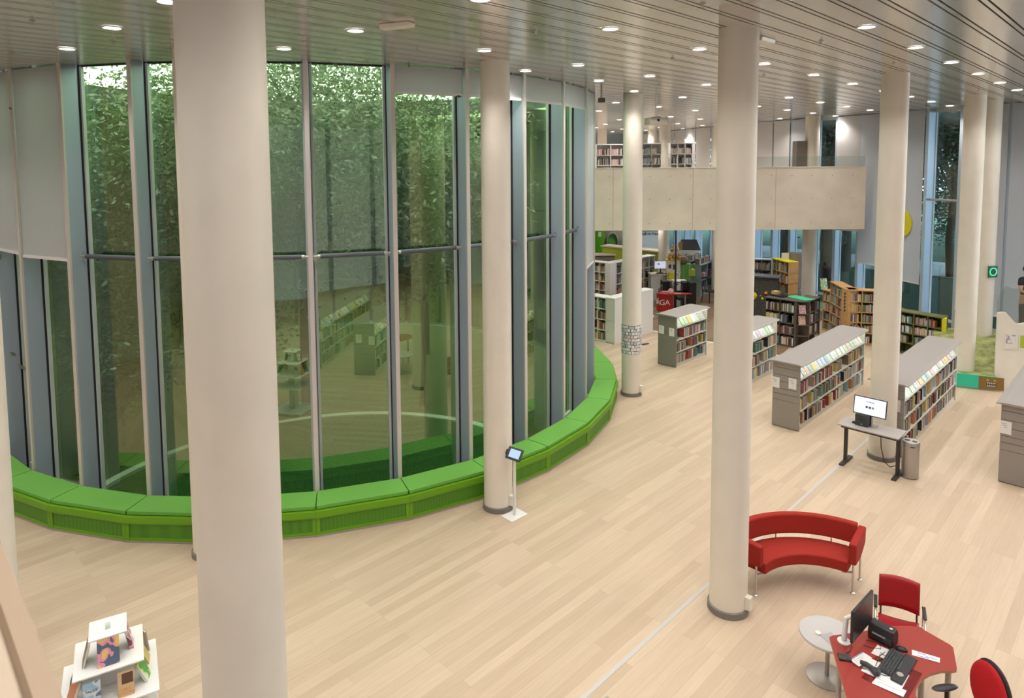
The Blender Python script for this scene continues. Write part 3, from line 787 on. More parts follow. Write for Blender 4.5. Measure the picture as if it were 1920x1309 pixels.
# ------------------------------------------------------------------ low double-sided bookcases
def bookcase(u0, v1, L, label, short, seams=True, signs=((.06, .84), (.40, .80)), seed=1, books=True, H=1.365, Wd=.54, rot=None):
    rot = ROT if rot is None else rot
    rnd = random.Random(seed)
    o = W(u0, v1); t = empty('bookcase', (o.x, o.y, 0), rot, label, 'bookcase', 'low grey library bookcases')
    base = Matrix.Translation((o.x, o.y, 0)) @ Matrix.Rotation(rot, 4, 'Z')
    b = MB(); b.box(.03, L - .03, .03, Wd - .03, 0, .09); b.build('plinth', 'shelfin', t)
    b = MB()
    if seams:
        zs = [0.01, .56, .69, .80, .94, 1.08, 1.23, H - .035]
        for a, c in zip(zs, zs[1:]): b.box(-.018, .004, 0, Wd, a + .004, c - .004, 0)
        b.box(-.010, .008, .01, Wd - .01, .01, H - .03, 1)
        b.box(.004, .03, 0, Wd, .0, H - .03, 0)
    else: b.box(-.018, .03, 0, Wd, .01, H - .03, 0)
    b.build('end_panel', ['shelfgrey' if seed == 13 else 'shelf', 'ink'], t)
    b = MB(); b.box(L - .03, L, 0.0, Wd, 0, H - .03); b.build('end_panel', 'shelfin', t)
    b = MB(); b.box(.03, L - .03, Wd / 2 - .01, Wd / 2 + .01, .09, H - .03); b.build('back_panel', 'shelfin', t)
    for z in (.40, .72, 1.045):
        b = MB(); b.box(.03, L - .03, .0, Wd, z - .022, z, 0)
        b.build('shelf_board', 'shelfin', t)
    b = MB(); b.profile([(.20, 1.30), (.03, 1.05), (.045, 1.045), (.21, 1.30)], .03, L - .03); b.profile([(Wd - .20, 1.30), (Wd - .03, 1.05), (Wd - .045, 1.045), (Wd - .21, 1.30)], .03, L - .03)
    b.build('display_rack', 'shelfin', t)
    b = MB(); b.profile([(-.075, H - .022), (.02, H), (Wd - .02, H), (Wd + .075, H - .022), (Wd + .07, H - .034), (-.07, H - .034)], -.05, L + .04)
    b.build('top', 'shelftop', t)
    b = MB(); b.box(.06, L - .06, -.05, -.02, H - .044, H - .036); b.box(.06, L - .06, Wd + .02, Wd + .05, H - .044, H - .036); b.build('light_strip', 'led', t)
    for (y, z) in signs:
        b = MB(); b.box(-.024, -.019, y, y + .155, z, z + .215, 0)
        for k in range(3): b.box(-.0245, -.024, y + .06, y + .14 - .02 * k, z + .17 - .03 * k, z + .175 - .03 * k, 1)
        b.build('sign', ['paper', 'ink'], t)
    # clear book ends
    nb = max(1, round(L / .95))
    for side in (0, 1):
        for z in (.09, .40, .72):
            for k in range(1, nb + 1):
                x = .03 + (L - .06) * k / nb - rnd.uniform(.04, .3)
                b = MB(); y0, y1 = (.02, .20) if side == 0 else (Wd - .20, Wd - .02); b.box(x, x + .004, y0, y1, z, z + .2)
                b.build('book_end', 'acrylic', t)
    if not books: return t
    grp = 'books in ' + short
    for lev, z in (('lowest', .092), ('middle', .402), ('upper', .722)):
        for k in range(nb):
            pass
        fill_row(base, .045, L - .05, .012, z, .27, short, lev, grp, rnd, fill=.55)
        fill_row(base, .045, L - .05, Wd - .012, z, .27, short, lev, grp, rnd, low=True, fill=.85, flip=True)
    ang = math.atan2(.25, .17)
    for side in (0, 1):
        x = .08; k = 0
        while x < L - .25:
            w = rnd.uniform(.13, .17); h = rnd.uniform(.20, .26); c = rnd.choice(COVERS + COVERS[:1] + COVERS[1:2] + COVERS[5:6])[0]; k += 1
            if side == 0: m4 = base @ Matrix.Translation((x, .018, 1.058)) @ Matrix.Rotation(-(PI / 2 - ang), 4, 'X')
            else: m4 = base @ Matrix.Translation((x + w, Wd - .018, 1.058)) @ Matrix.Rotation(PI, 4, 'Z') @ Matrix.Rotation(-(PI / 2 - ang), 4, 'X')
            put_book(m4, w, .012, h, c, '%s cover face out, %s along the top rack of %s' % (c, ordn(k), short), 'face out books on ' + short, True, low=side == 1)
            x += w + rnd.choice((.015, .03, .10, .22))
    return t
bookcase(13.37, -5.13, 3.92, 'long low grey bookcase with two white signs, in the middle of the room', 'the long middle bookcase', seed=11)
bookcase(13.45, -3.30, 4.15, 'long low grey bookcase starting behind the computer table', 'the computer table bookcase', signs=((.06, .84), (.38, .80)), seed=12)
bookcase(15.40, -9.11, 1.62, 'short low grey bookcase with two signs, near the card column', 'the short grey bookcase', seams=False, signs=((.05, .82), (.36, .84)), seed=13)
bookcase(14.9, -7.10, 2.0, 'low grey bookcase half hidden behind the column by the sofa', 'the sofa column bookcase', seams=False, signs=(), seed=14)
bookcase(13.57, -1.35, 4.2, 'low grey bookcase cut off at the right edge', 'the right edge bookcase', signs=((.39, .84),), seed=15)
bookcase(3.35, -2.85, 3.9, 'low grey bookcase below the viewer, seen reflected in the courtyard glass, the right one', 'the right reflected bookcase', seed=16, rot=ROT - PI / 2)
bookcase(1.75, -2.45, 3.9, 'low grey bookcase below the viewer, seen reflected in the courtyard glass, the left one', 'the left reflected bookcase', seed=17, rot=ROT - PI / 2)
# ------------------------------------------------------------------ white display stand with books, lower left
def rbox(name, mats, parent, x0, x1, y0, y1, z0, z1, bev=0, **k):
    b = MB(); b.box(x0, x1, y0, y1, z0, z1); return b.build(name, mats, parent, bevel=bev, **k)
DS = (-3.59, 5.69); DR = math.radians(30)
t = empty('display_stand', (DS[0], DS[1], 0), DR, 'white tiered display table with face out books, lower left', 'display stand')
for h_, z in ((.145, 1.33), (.265, 1.10), (.37, .85), (.36, .58)):
    rbox('shelf', 'white', t, -h_, h_, -h_, h_, z - .014, z, .003)
rbox('post', 'white', t, -.07, .07, -.07, .07, .05, 1.32)
rbox('base', 'white', t, -.36, .36, -.36, .36, 0, .05, .01)
b = MB(); b.profile([(-.04, 1.331), (.03, 1.331), (0, 1.37)], -.02, .02); b.build('easel', 'acrylic', t)
base = Matrix.Translation((DS[0], DS[1], 0)) @ Matrix.Rotation(DR, 4, 'Z')
cov_flower = cover_mat('flower cover', (.80, .55, .15), (.75, .30, .40), (.10, .14, .20), 11)
cov_green = cover_mat('green cover', (.12, .42, .10), (.55, .65, .10), (.75, .78, .7), 12)
cov_blue = cover_mat('blue cover', (.30, .46, .58), (.55, .62, .68), (.10, .18, .25), 13)
def disp_book(x, y, z, w, h, d, rz, lean, cov, label, lines=()):
    m4 = base @ Matrix.Translation((x, y, z)) @ Matrix.Rotation(rz, 4, 'Z') @ Matrix.Rotation(-lean, 4, 'X')
    t = empty('book', (0, 0, 0), 0, label, 'book', 'face out books on the white display stand'); t.matrix_world = m4
    b = MB(); b.box(-w / 2, w / 2, 0, .002, 0, h); b.box(-w / 2, w / 2, d - .002, d, 0, h); b.box(-w / 2, -w / 2 + .002, 0, d, 0, h)
    b.build('cover', cov, t)
    b = MB(); b.box(-w / 2 + .002, w / 2 - .004, .002, d - .002, .003, h - .003); b.build('pages', 'page', t)
    for (s, size, zz, mm) in lines:
        text(s, size, 'title', mm, t, Matrix.Translation((0, -.001, zz)) @ Matrix.Rotation(PI / 2, 4, 'X'), .0006)
    return t
disp_book(.0, -.20, 1.101, .165, .225, .012, 0, .28, cov_flower, 'orange and pink flower picture book at the front of the display stand')
disp_book(-.20, -.06, 1.101, .15, .20, .02, -PI / 2, .25, BM['brown'], 'brown book leaning on the left of the upper tier')
disp_book(.19, .0, 1.101, .13, .20, .03, PI / 2, .22, dict(COVERS)['pink and white'], 'pink and grey book standing on the right of the upper tier')
disp_book(-.13, -.31, .851, .13, .20, .015, 0, .25, cov_blue, 'blue novel at the front left of the lower tier', [('FALLET', .026, .13, 'ink'), ('ESTRAD', .024, .10, 'paper')])
tb = disp_book(.12, -.31, .851, .125, .20, .015, 0, .25, mat('tan cover', (.62, .42, .24), .5), 'tan book with orange lettering on the lower tier', [('LENA', .028, .055, 'orange'), ('EINHORN', .028, .025, 'orange')])
b = MB(); b.box(-.03, .055, -.0012, -.0004, .10, .185); b.build('picture', mat('sepia picture', (.12, .06, .035), .5), tb)
disp_book(.30, -.16, .851, .13, .19, .02, PI / 2 - .25, .45, cov_green, 'green book leaning at the right of the lower tier')
disp_book(.31, .08, .851, .13, .18, .02, PI / 2 - .1, .40, BM['yellow'], 'yellow book leaning at the right of the lower tier')
disp_book(.29, .27, .851, .13, .20, .015, PI / 2 + .4, .12, BM['beige'], 'beige book at the far right corner of the lower tier')
disp_book(-.31, .06, .851, .13, .19, .03, -PI / 2, .3, BM['black'], 'dark book on the left of the lower tier')
disp_book(-.31, -.17, .851, .13, .20, .03, -PI / 2 + .3, .35, BM['orange'], 'orange and white book at the left front of the lower tier')

# ------------------------------------------------------------------ tablet stand
t = empty('tablet_stand', (.01, 10.0, 0), math.radians(44), 'white tablet stand with a black tablet, beside a cream column', 'tablet stand')
rbox('base_plate', 'white', t, -.17, .17, -.12, .12, 0, .008, .002)
b = MB(); b.box(-.02, .02, -.02, .02, .008, .93); b.build('post', 'white', t, bevel=.006)
m4 = Matrix.Translation((0, -.01, .97)) @ Matrix.Rotation(math.radians(-62), 4, 'Z') @ Matrix.Rotation(math.radians(-42), 4, 'X') @ Matrix.Rotation(math.radians(10), 4, 'Y')
b = MB(); b.xbox(m4, .25, .022, .19); b.xbox(m4 @ Matrix.Translation((-.13, .0, 0)), .03, .03, .08); o = b.build('tablet', 'black', t, bevel=.012)
b = MB(); b.xbox(m4 @ Matrix.Translation((0.005, -.0115, 0)), .17, .002, .125); b.build('screen', 'screenblue', o)
t2 = t

# ------------------------------------------------------------------ standing computer table, self service unit, bin
o = W(12.34, -3.09); t = empty('computer_table', (o.x, o.y, 0), ROT, 'narrow grey standing table on black T legs in front of a column', 'table')
rbox('table_top', 'greytop', t, 0, .48, 0, .98, .727, .75, .004)
b = MB(); b.box(.05, .43, .05, .93, .685, .727); b.build('frame', 'blackmetal', t)
for y in (.06, .90):
    b = MB(); b.box(.215, .285, y - .02, y + .03, .03, .69); b.build('leg', 'blackmetal', t, bevel=.004)
    b = MB(); b.box(.02, .52, y - .035, y + .04, 0, .03); b.build('foot', 'blackmetal', t, bevel=.004)
b = MB(); b.tube([(.1, .30, .69), (.1, .29, .5), (.14, .25, .25), (.22, .18, .14), (.42, .10, .13), (.58, .12, .17)], .008, 8); b.build('cable', 'black', t, smooth=True)
o = W(12.50, -3.62); t = empty('self_service_box', (o.x, o.y, .751), ROT, 'dark grey box with a slot, standing on the computer table', 'terminal')
b = MB(); b.profile([(0, 0), (.21, 0), (.21, .20), (0, .20)], 0, .20); o_ = b.build('housing', 'charcoal', t, bevel=.01)
b = MB(); b.box(-.002, 0, .08, .15, .10, .135); b.build('slot', 'black', t)
b = MB(); b.box(-.001, 0, .09, .105, .03, .045); b.build('badge', 'paper', t)
b = MB(); b.box(.05, .11, .21, .27, 0, .025); b.build('plug', 'black', t)
o = W(12.53, -3.36); t = empty('monitor', (o.x, o.y, .751), ROT, 'monitor with a bright white page above the dark box, on the computer table', 'monitor')
m4 = Matrix.Translation((.0, .24, .37)) @ Matrix.Rotation(math.radians(12), 4, 'Y')
b = MB(); b.xbox(m4, .022, .53, .31); hs = b.build('housing', 'black', t, bevel=.006)
b = MB(); b.xbox(m4 @ Matrix.Translation((-.0115, 0, 0)), .001, .50, .28); scn = b.build('screen', 'screen', t)
for k, (yy, mm) in enumerate(((.05, 'dark'), (0, 'tube'), (-.05, 'bluegrey'))):
    b = MB(); b.lathe([(.02, -.0005), (.02, .0005)], 20); o2 = b.build('icon', mm, t); o2.matrix_local = m4 @ Matrix.Translation((-.0125, yy, -.015)) @ Matrix.Rotation(PI / 2, 4, 'Y')
b = MB(); b.xbox(m4 @ Matrix.Translation((-.0125, 0, .075)), .0006, .13, .012); b.build('text_line', 'bluegrey', t)
b = MB(); b.tube([(.04, .24, .36), (.12, .24, .2), (.12, .24, 0)], .02, 8); b.lathe([(.10, 0), (.10, .008)], 20, (.12, .24)); b.build('stand', 'chrome', t, smooth=True)
t = empty('waste_bin', (6.76, 11.19, 0), ROT, 'tall round steel waste bin with two openings beside the computer table', 'bin')
b = MB(); b.lathe([(.128, 0.01), (.132, .03), (.132, .52)], 36, cap=True); b.build('body', 'steel', t, smooth=True)
b = MB(); b.lathe([(.135, .52), (.135, .615), (.125, .63), (.0, .63)], 36, cap=False); b.build('lid', 'steel', t, smooth=True)
for y in (-.055, .055):
    b = MB(); b.lathe([(.042, .631), (.042, .633)], 20, (0, y)); b.build('opening', 'black', t)
b = MB(); b.xbox(Matrix.Rotation(math.radians(205), 4, 'Z') @ Matrix.Translation((.136, 0, .565)), .003, .07, .02); b.build('label_plate', 'dark', t)

# ------------------------------------------------------------------ curved red sofa
SX, SY = 3.63, 7.44
t = empty('sofa', (SX, SY, 0), 0, 'curved red wool sofa on thin steel legs beside a cream column', 'sofa')
def arc_solid(r0, r1, a0, a1, z0, z1, n=28, lean=0):
    b = MB()
    for i in range(n):
        A, B_ = a0 + (a1 - a0) * i / n, a0 + (a1 - a0) * (i + 1) / n
        vs = []
        for z, dr in ((z0, 0), (z1, lean)):
            for r, a in ((r0, A), (r1, A), (r1, B_), (r0, B_)): vs.append(((r + dr) * math.sin(a), (r + dr) * math.cos(a), z))
        fs = [(0, 1, 2, 3), (4, 7, 6, 5), (0, 3, 7, 4), (1, 5, 6, 2)]
        if i == 0: fs.append((0, 4, 5, 1))
        if i == n - 1: fs.append((3, 2, 6, 7))
        b.add(vs, fs)
    import bmesh as _bm
    return b
def weld(o, dist=1e-4):
    import bmesh
    bm = bmesh.new(); bm.from_mesh(o.data); bmesh.ops.remove_doubles(bm, verts=bm.verts, dist=dist); bmesh.ops.recalc_face_normals(bm, faces=bm.faces); bm.to_mesh(o.data); bm.free()
aL, aR = math.radians(-43), math.radians(40)
o = arc_solid(.77, 1.19, aL, aR, .29, .43).build('seat', 'redwool', t, smooth=True, bevel=.018); weld(o)
o = arc_solid(1.13, 1.22, aL, aR, .50, .745, lean=.04).build('backrest', 'redwool', t, smooth=True, bevel=.02); weld(o)
for a, s in ((aL, -1), (aR, 1)):
    b = MB(); m4 = Matrix.Rotation(-a, 4, 'Z')
    vs = [m4 @ Vector((s * x, y, z)) for (y, z) in ((.80, .40), (1.05, .40), (1.27, .50), (1.29, .70), (.80, .66)) for x in (.0, .09)]
    b.add(vs, [(0, 2, 4, 6, 8), (9, 7, 5, 3, 1)] + [(2 * i, 2 * i + 1, (2 * i + 3) % 10, (2 * i + 2) % 10) for i in range(5)])
    o = b.build('armrest', 'redwool', t, bevel=.015); weld(o)
for a, s in ((aL, -1), (aR, 1)):
    for r in (.87, 1.22):
        b = MB(); px_, py_ = r * math.sin(a) + s * .045 * math.cos(a), r * math.cos(a) - s * .045 * math.sin(a)
        b.tube([(px_, py_, .01), (px_, py_, .41)], .013, 10); b.lathe([(.027, 0), (.027, .008), (.014, .02)], 14, (px_, py_)); b.build('leg', 'chrome', t, smooth=True)
    b = MB(); b.tube([(.86 * math.sin(a) + s * .04, .86 * math.cos(a), .26), (.86 * math.sin(a) - s * .08, .86 * math.cos(a) + .02, .26)], .012, 8); b.build('rail', 'chrome', t, smooth=True)
for a in (-.15, .45, -.5):
    b = MB(); b.tube([(1.17 * math.sin(a), 1.17 * math.cos(a), .40), (1.17 * math.sin(a), 1.17 * math.cos(a), .55)], .008, 8); b.build('back_post', 'chrome', t)

# ------------------------------------------------------------------ red desk
desk = [(3.08, 6.28), (3.09, 6.315), (3.13, 6.335), (3.54, 6.41), (3.81, 6.465), (3.95, 6.47), (4.05, 6.45), (4.20, 6.20), (4.205, 6.16), (4.07, 5.90), (4.05, 5.875), (4.01, 5.865), (3.90, 5.865), (3.78, 5.83), (3.68, 5.78), (3.61, 5.72), (3.54, 5.65), (3.50, 5.58), (3.47, 5.45), (3.46, 5.2), (3.46, 4.98), (2.95, 4.98), (2.78, 5.15)]
cx_, cy_ = 3.5, 5.8
t = empty('desk', (cx_, cy_, 0), 0, 'freeform red desk with a keyboard, papers and a monitor, lower right', 'desk')
b = MB(); b.prism([(x - cx_, y - cy_) for x, y in desk], .705, .73, 0, 1); b.build('desk_top', ['edgewood', 'redlino'], t)
for x, y in ((-.35, .42), (.50, .50), (.52, .14), (-.10, -.7), (-.55, -.7)):
    b = MB(); b.tube([(x, y, 0), (x, y, .705)], .025, 12); b.build('leg', 'steel', t, smooth=True)
def on_desk(name, label, cat, x, y, rz=0, z=.7305): return empty(name, (x, y, z), rz, label, cat)
kd = math.atan2(.25, .26)
t = on_desk('desk_mat', 'clear plastic desk mat holding papers, under the keyboard', 'desk mat', 3.42, 5.80, kd)
m_mat = glass_mat('desk mat plastic', (.86, .76, .78), .05, .4, .05)
b = MB(); b.box(-.22, .23, -.18, .19, 0, .0015); b.build('sheet', m_mat, t)
def sheet(label, pts, z, stripe=None, name='paper_sheet'):
    c = Vector((sum(p[0] for p in pts) / 4, sum(p[1] for p in pts) / 4))
    t = empty(name, (c.x, c.y, z), 0, label, 'paper')
    b = MB(); b.prism([(p[0] - c.x, p[1] - c.y) for p in pts], 0, .001); b.build('sheet', 'paper', t)
    q = [Vector((p[0] - c.x, p[1] - c.y)) for p in pts]
    def line(f, a0, a1, mm, wd=.02):
        A = q[0].lerp(q[3], f); B_ = q[1].lerp(q[2], f); A2 = q[0].lerp(q[3], f + wd); B2 = q[1].lerp(q[2], f + wd)
        P0, P1, P2, P3 = A.lerp(B_, a0), A.lerp(B_, a1), A2.lerp(B2, a1), A2.lerp(B2, a0)
        bb = MB(); bb.prism([tuple(P0), tuple(P1), tuple(P2), tuple(P3)], .001, .0013); bb.build('print', mm, t)
    if stripe:
        for s_ in stripe: line(*s_)
    return t
blue = mat('print blue', (.10, .20, .50), .6); M['pblue'] = blue
sheet('white sheet with a blue edge, left of the keyboard', [(3.14, 6.01), (3.31, 6.11), (3.36, 6.03), (3.18, 5.92)], .7306, [(.02, .0, 1, 'pblue', .08), (.3, .1, .8, 'bluegrey', .03), (.5, .1, .7, 'bluegrey', .03)])
sheet('white strip of paper in front of the keyboard', [(3.26, 5.78), (3.45, 5.63), (3.38, 5.56), (3.19, 5.72)], .7335, [(.4, .1, .9, 'bluegrey', .05)])
sheet('white form with blue print, right of the keyboard', [(3.79, 6.13), (3.99, 6.02), (3.95, 5.96), (3.75, 6.06)], .7335, [(.2, .2, .5, 'pblue', .12), (.5, .5, .9, 'pblue', .12), (.75, .2, .6, 'pblue', .12)])
sheet('grey white sheet lying on the desk mat behind the keyboard', [(3.38, 6.09), (3.50, 6.20), (3.68, 6.04), (3.56, 5.93)], .7322)
sheet('white sheet on the desk mat near the scanner', [(3.17, 5.87), (3.33, 6.03), (3.58, 5.81), (3.42, 5.65)], .7320)
t = on_desk('keyboard', 'black keyboard on the red desk', 'keyboard', 3.50, 5.957, kd, .734)
b = MB(); b.profile([(-.065, 0), (.065, 0), (.065, .022), (-.065, .012)], -.19, .19); b.build('housing', 'black', t, bevel=.004)
b = MB()
for r in range(5):
    for c in range(15):
        x = -.18 + .0242 * c; y = -.055 + .023 * r; z = .014 + .0018 * r
        b.box(x, x + .02, y, y + .018, z, z + .006)
tag(b.build('keys', 'charcoal', t), kind='stuff')
t = on_desk('roller_pad', 'black wrist pad with roller in front of the keyboard', 'roller mouse', 3.565, 5.872, kd, .734)
b = MB(); b.profile([(-.05, 0), (.05, 0), (.05, .022), (-.05, .016)], -.22, .22); b.build('pad', 'black', t, bevel=.008)
b = MB(); b.tube([(-.07, .032, .024), (.07, .032, .024)], .006, 8); b.build('roller', 'dark', t)
b = MB(); b.lathe([(.03, .019), (.028, .023)], 20, (-.11, -.0)); b.build('buttons', 'steel', t)
t = on_desk('computer_mouse', 'black mouse beside the printer on the red desk', 'mouse', 3.69, 6.13, math.radians(-25))
b = MB(); b.grid(lambda u_, v_: (.055 * math.cos(u_ * 2 * PI) * math.cos(v_ * PI / 2), .032 * math.sin(u_ * 2 * PI) * math.cos(v_ * PI / 2), .034 * math.sin(v_ * PI / 2)), 20, 8); b.build('body', 'black', t, smooth=True)
b = MB(); b.tube([(.03, -.003, .028), (.03, .003, .028)], .008, 8); b.build('wheel', 'dark', t)
t = on_desk('number_pad', 'small black number pad at the left of the red desk', 'number pad', 3.10, 6.03, math.radians(-15))
b = MB(); b.box(-.055, .055, -.045, .045, 0, .014); b.build('housing', 'black', t, bevel=.003)
b = MB(); [b.box(-.05 + .021 * i, -.033 + .021 * i, -.04 + .02 * j, -.024 + .02 * j, .014, .019) for i in range(5) for j in range(4)]; tag(b.build('keys', 'dark', t), kind='stuff')
t = on_desk('barcode_scanner', 'grey handheld scanner lying on the desk, left of the keyboard', 'scanner', 3.26, 5.87, math.radians(-50), .734)
b = MB(); b.tube([(-.09, .0, .03), (-.04, 0, .035), (.03, 0, .03)], [.018, .024, .02], 10); b.tube([(.0, 0, .02), (.07, -.035, .02)], [.018, .03], 10); b.tube([(.0, .0, .02), (.06, .04, .02)], [.016, .02], 10); b.tube([(.07, -.035, .02), (.06, .04, .02)], [.018, .018], 8); b.build('body', 'charcoal', t, smooth=True)
b = MB(); b.box(.065, .072, -.03, .03, .01, .03); b.build('window', 'dark', t)
t = on_desk('label_printer', 'black receipt printer behind the keyboard on the red desk', 'printer', 3.585, 6.265, math.atan2(-.13, .11))
b = MB(); b.profile([(-.07, 0), (.07, 0), (.075, .09), (.05, .155), (-.05, .155), (-.075, .09)], -.115, .115); b.build('body', 'black', t, bevel=.012)
b = MB(); b.box(-.07, .05, -.082, -.074, .075, .088); b.build('slot', 'bluegrey', t)
b = MB(); b.box(.06, .085, -.01, .012, .1555, .157); b.build('button', 'paper', t)
ma = math.atan2(.29, .32)
t = on_desk('desk_monitor', 'dark monitor turned side on at the back of the red desk', 'monitor', 3.34, 6.20, ma)
b = MB(); b.box(-.245, .245, -.012, .012, .14, .45); b.build('housing', 'black', t, bevel=.004)
b = MB(); b.box(-.24, .24, -.0128, -.012, .145, .445); b.build('screen', mat('dark screen', (.022, .016, .015), .3), t)
b = MB(); b.box(-.04, .04, .012, .05, .25, .33); b.build('mount', 'white', t)
b = MB(); b.tube([(-.0, .05, .29), (-.06, .12, .24), (-.07, .13, .03)], [.018, .022, .026], 10); b.lathe([(.06, 0), (.06, .01), (.03, .02)], 20, (-.07, .13)); b.build('arm', 'white', t, smooth=True)
for i, pts in enumerate(([(3.36, 6.19, .74), (3.42, 6.16, .735), (3.50, 6.14, .735), (3.53, 6.22, .736), (3.45, 6.25, .74), (3.40, 6.22, .76)], [(3.25, 6.2, .74), (3.2, 6.12, .735), (3.13, 6.08, .735)], [(3.33, 5.92, .738), (3.40, 6.0, .738), (3.50, 6.02, .738), (3.47, 6.09, .738), (3.43, 6.04, .738), (3.52, 6.10, .738)], [(3.22, 5.88, .737), (3.15, 5.93, .736), (3.12, 6.0, .736)], [(3.31, 5.83, .737), (3.36, 5.80, .737), (3.42, 5.80, .737)])):
    b = MB(); b.tube(pts, .0028, 6)
    tag(b.build('cable', 'black', smooth=True), ['black cable curling between monitor and printer on the red desk', 'thin black cable from the monitor arm to the number pad', 'black cable looped on the papers behind the keyboard', 'black cable from the scanner towards the number pad', 'short black cable between scanner and wrist pad'][i], 'cable')

# round side table
t = empty('side_table', (3.27, 6.71, 0), 0, 'small round grey side table on a disc foot, left of the red desk', 'side table')
b = MB(); b.lathe([(.28, .455), (.285, .465), (.28, .48)], 48); b.build('table_top', mat('light grey laminate', (.52, .50, .50), .45), t, smooth=True)
b = MB(); b.lathe([(.022, .01), (.022, .455)], 16); b.build('post', 'steel', t, smooth=True)
b = MB(); b.lathe([(.205, 0), (.205, .008), (.19, .014), (.03, .02)], 40); b.build('foot', 'steel', t, smooth=True)
b = MB(); b.box(3.26 - .07, 3.26 + .07, 6.62 - .085, 6.62 + .085, .481, .484, rz=.3); o = b.build('leaflet', mat('grey leaflet', (.42, .39, .40), .5)); tag(o, 'grey white leaflet lying on the small round side table', 'leaflet')
b = MB(); b.lathe([(.028, 0), (.028, .018), (.02, .022)], 18); o = b.build('power_socket', 'plastic', loc=(3.16, 6.70, .481), smooth=True); tag(o, 'small white round socket on the round side table', 'socket')

# visitor chair
bd = Vector((.32, -.17, 0)).normalized(); t = empty('chair', (4.06, 6.80, 0), math.atan2(bd.y, bd.x), 'red armchair without a sitter, on the far side of the red desk', 'chair')
b = MB()
b.grid(lambda u_, v_: (-.19 + .38 * u_, .20 + .035 * (1 - (2 * u_ - 1) ** 2) + .05 * v_, .535 + .33 * v_ + .008 * math.cos((u_ - .5) * PI)), 12, 6)
o = b.build('backrest', 'redply', t, smooth=True); md = o.modifiers.new('s', 'SOLIDIFY'); md.thickness = .014
b = MB(); b.grid(lambda u_, v_: (-.19 + .38 * u_, -.22 + .42 * v_, .445 + .012 * (2 * u_ - 1) ** 2 - .02 * (1 - v_) ** 3 * 1.5), 10, 8)
o = b.build('seat', 'redply', t, smooth=True); md = o.modifiers.new('s', 'SOLIDIFY'); md.thickness = .014
for s in (-1, 1):
    b = MB(); b.tube([(s * .17, .20, .42), (s * .17, .225, .55), (s * .17, .25, .70)], .009, 8); b.build('back_post', 'blackmetal', t, smooth=True)
    b = MB(); b.tube([(s * .225, .24, 0.0), (s * .225, .20, .40), (s * .225, .20, .64), (s * .225, .10, .665), (s * .225, -.05, .655), (s * .225, -.14, .60), (s * .22, -.20, .40), (s * .22, -.23, 0)], .009, 8); b.build('leg_frame', 'chrome', t, smooth=True)
    b = MB(); b.box(s * .225 - .018, s * .225 + .018, -.07, .15, .665, .685); b.build('armrest', 'black', t, bevel=.007)
b = MB(); b.tube([(-.225, .19, .42), (.225, .19, .42)], .009, 8); b.tube([(-.22, -.19, .41), (.22, -.19, .41)], .009, 8); b.build('crossbar', 'chrome', t)

# office chair
t = empty('office_chair', (4.02, 5.50, 0), math.radians(98), 'red office chair with black armrests at the lower right edge', 'office chair')
b = MB(); b.grid(lambda u_, v_: (.19 * math.cos(u_ * 2 * PI) * math.sin(v_ * PI), -.06 + .05 * math.cos(v_ * PI), .83 + .245 * math.sin(u_ * 2 * PI) * math.sin(v_ * PI)), 32, 12)
# oval back cushion and its black shell
o = b.build('backrest', 'redseat', t, smooth=True)
b = MB(); b.grid(lambda u_, v_: (.20 * math.cos(u_ * 2 * PI) * math.sin(v_ * PI), -.10 + .045 * math.cos(v_ * PI), .83 + .255 * math.sin(u_ * 2 * PI) * math.sin(v_ * PI)), 32, 12); b.build('back_shell', 'black', t, smooth=True)
b = MB(); b.lathe([(.19, .43), (.225, .45), (.225, .49), (.18, .515), (0, .52)], 32, (0, .19), cap=False); b.build('seat', 'redseat', t, smooth=True)
b = MB(); b.tube([(0, -.12, .8), (0, -.13, .55), (0, .02, .42)], .02, 8); b.build('back_post', 'black', t, smooth=True)
for s in (-1, 1):
    b = MB(); b.tube([(s * .20, .1, .44), (s * .26, .1, .46), (s * .265, .1, .64)], .018, 8); b.build('arm_post', 'black', t, smooth=True)
    b = MB(); b.grid(lambda u_, v_: (s * .265 + .042 * math.cos(u_ * 2 * PI) * math.sin(v_ * PI), .12 + .13 * math.sin(u_ * 2 * PI) * math.sin(v_ * PI), .665 + .018 * math.cos(v_ * PI)), 20, 8); b.build('armrest', 'black', t, smooth=True)
b = MB(); b.tube([(0, .15, .08), (0, .15, .43)], .025, 10); b.build('gas_post', 'black', t, smooth=True)
for k in range(5):
    a = 2 * PI * k / 5; b = MB(); e = (.27 * math.cos(a), .15 + .27 * math.sin(a)); b.tube([(0, .15, .11), (e[0], e[1], .075)], [.022, .014], 8); b.build('leg', 'black', t, smooth=True)
    b = MB(); b.lathe([(.028, -.012), (.028, .012)], 14); w_ = b.build('caster', 'black', t); w_.location = (e[0], e[1], .028); w_.rotation_euler = (0, PI / 2, a)

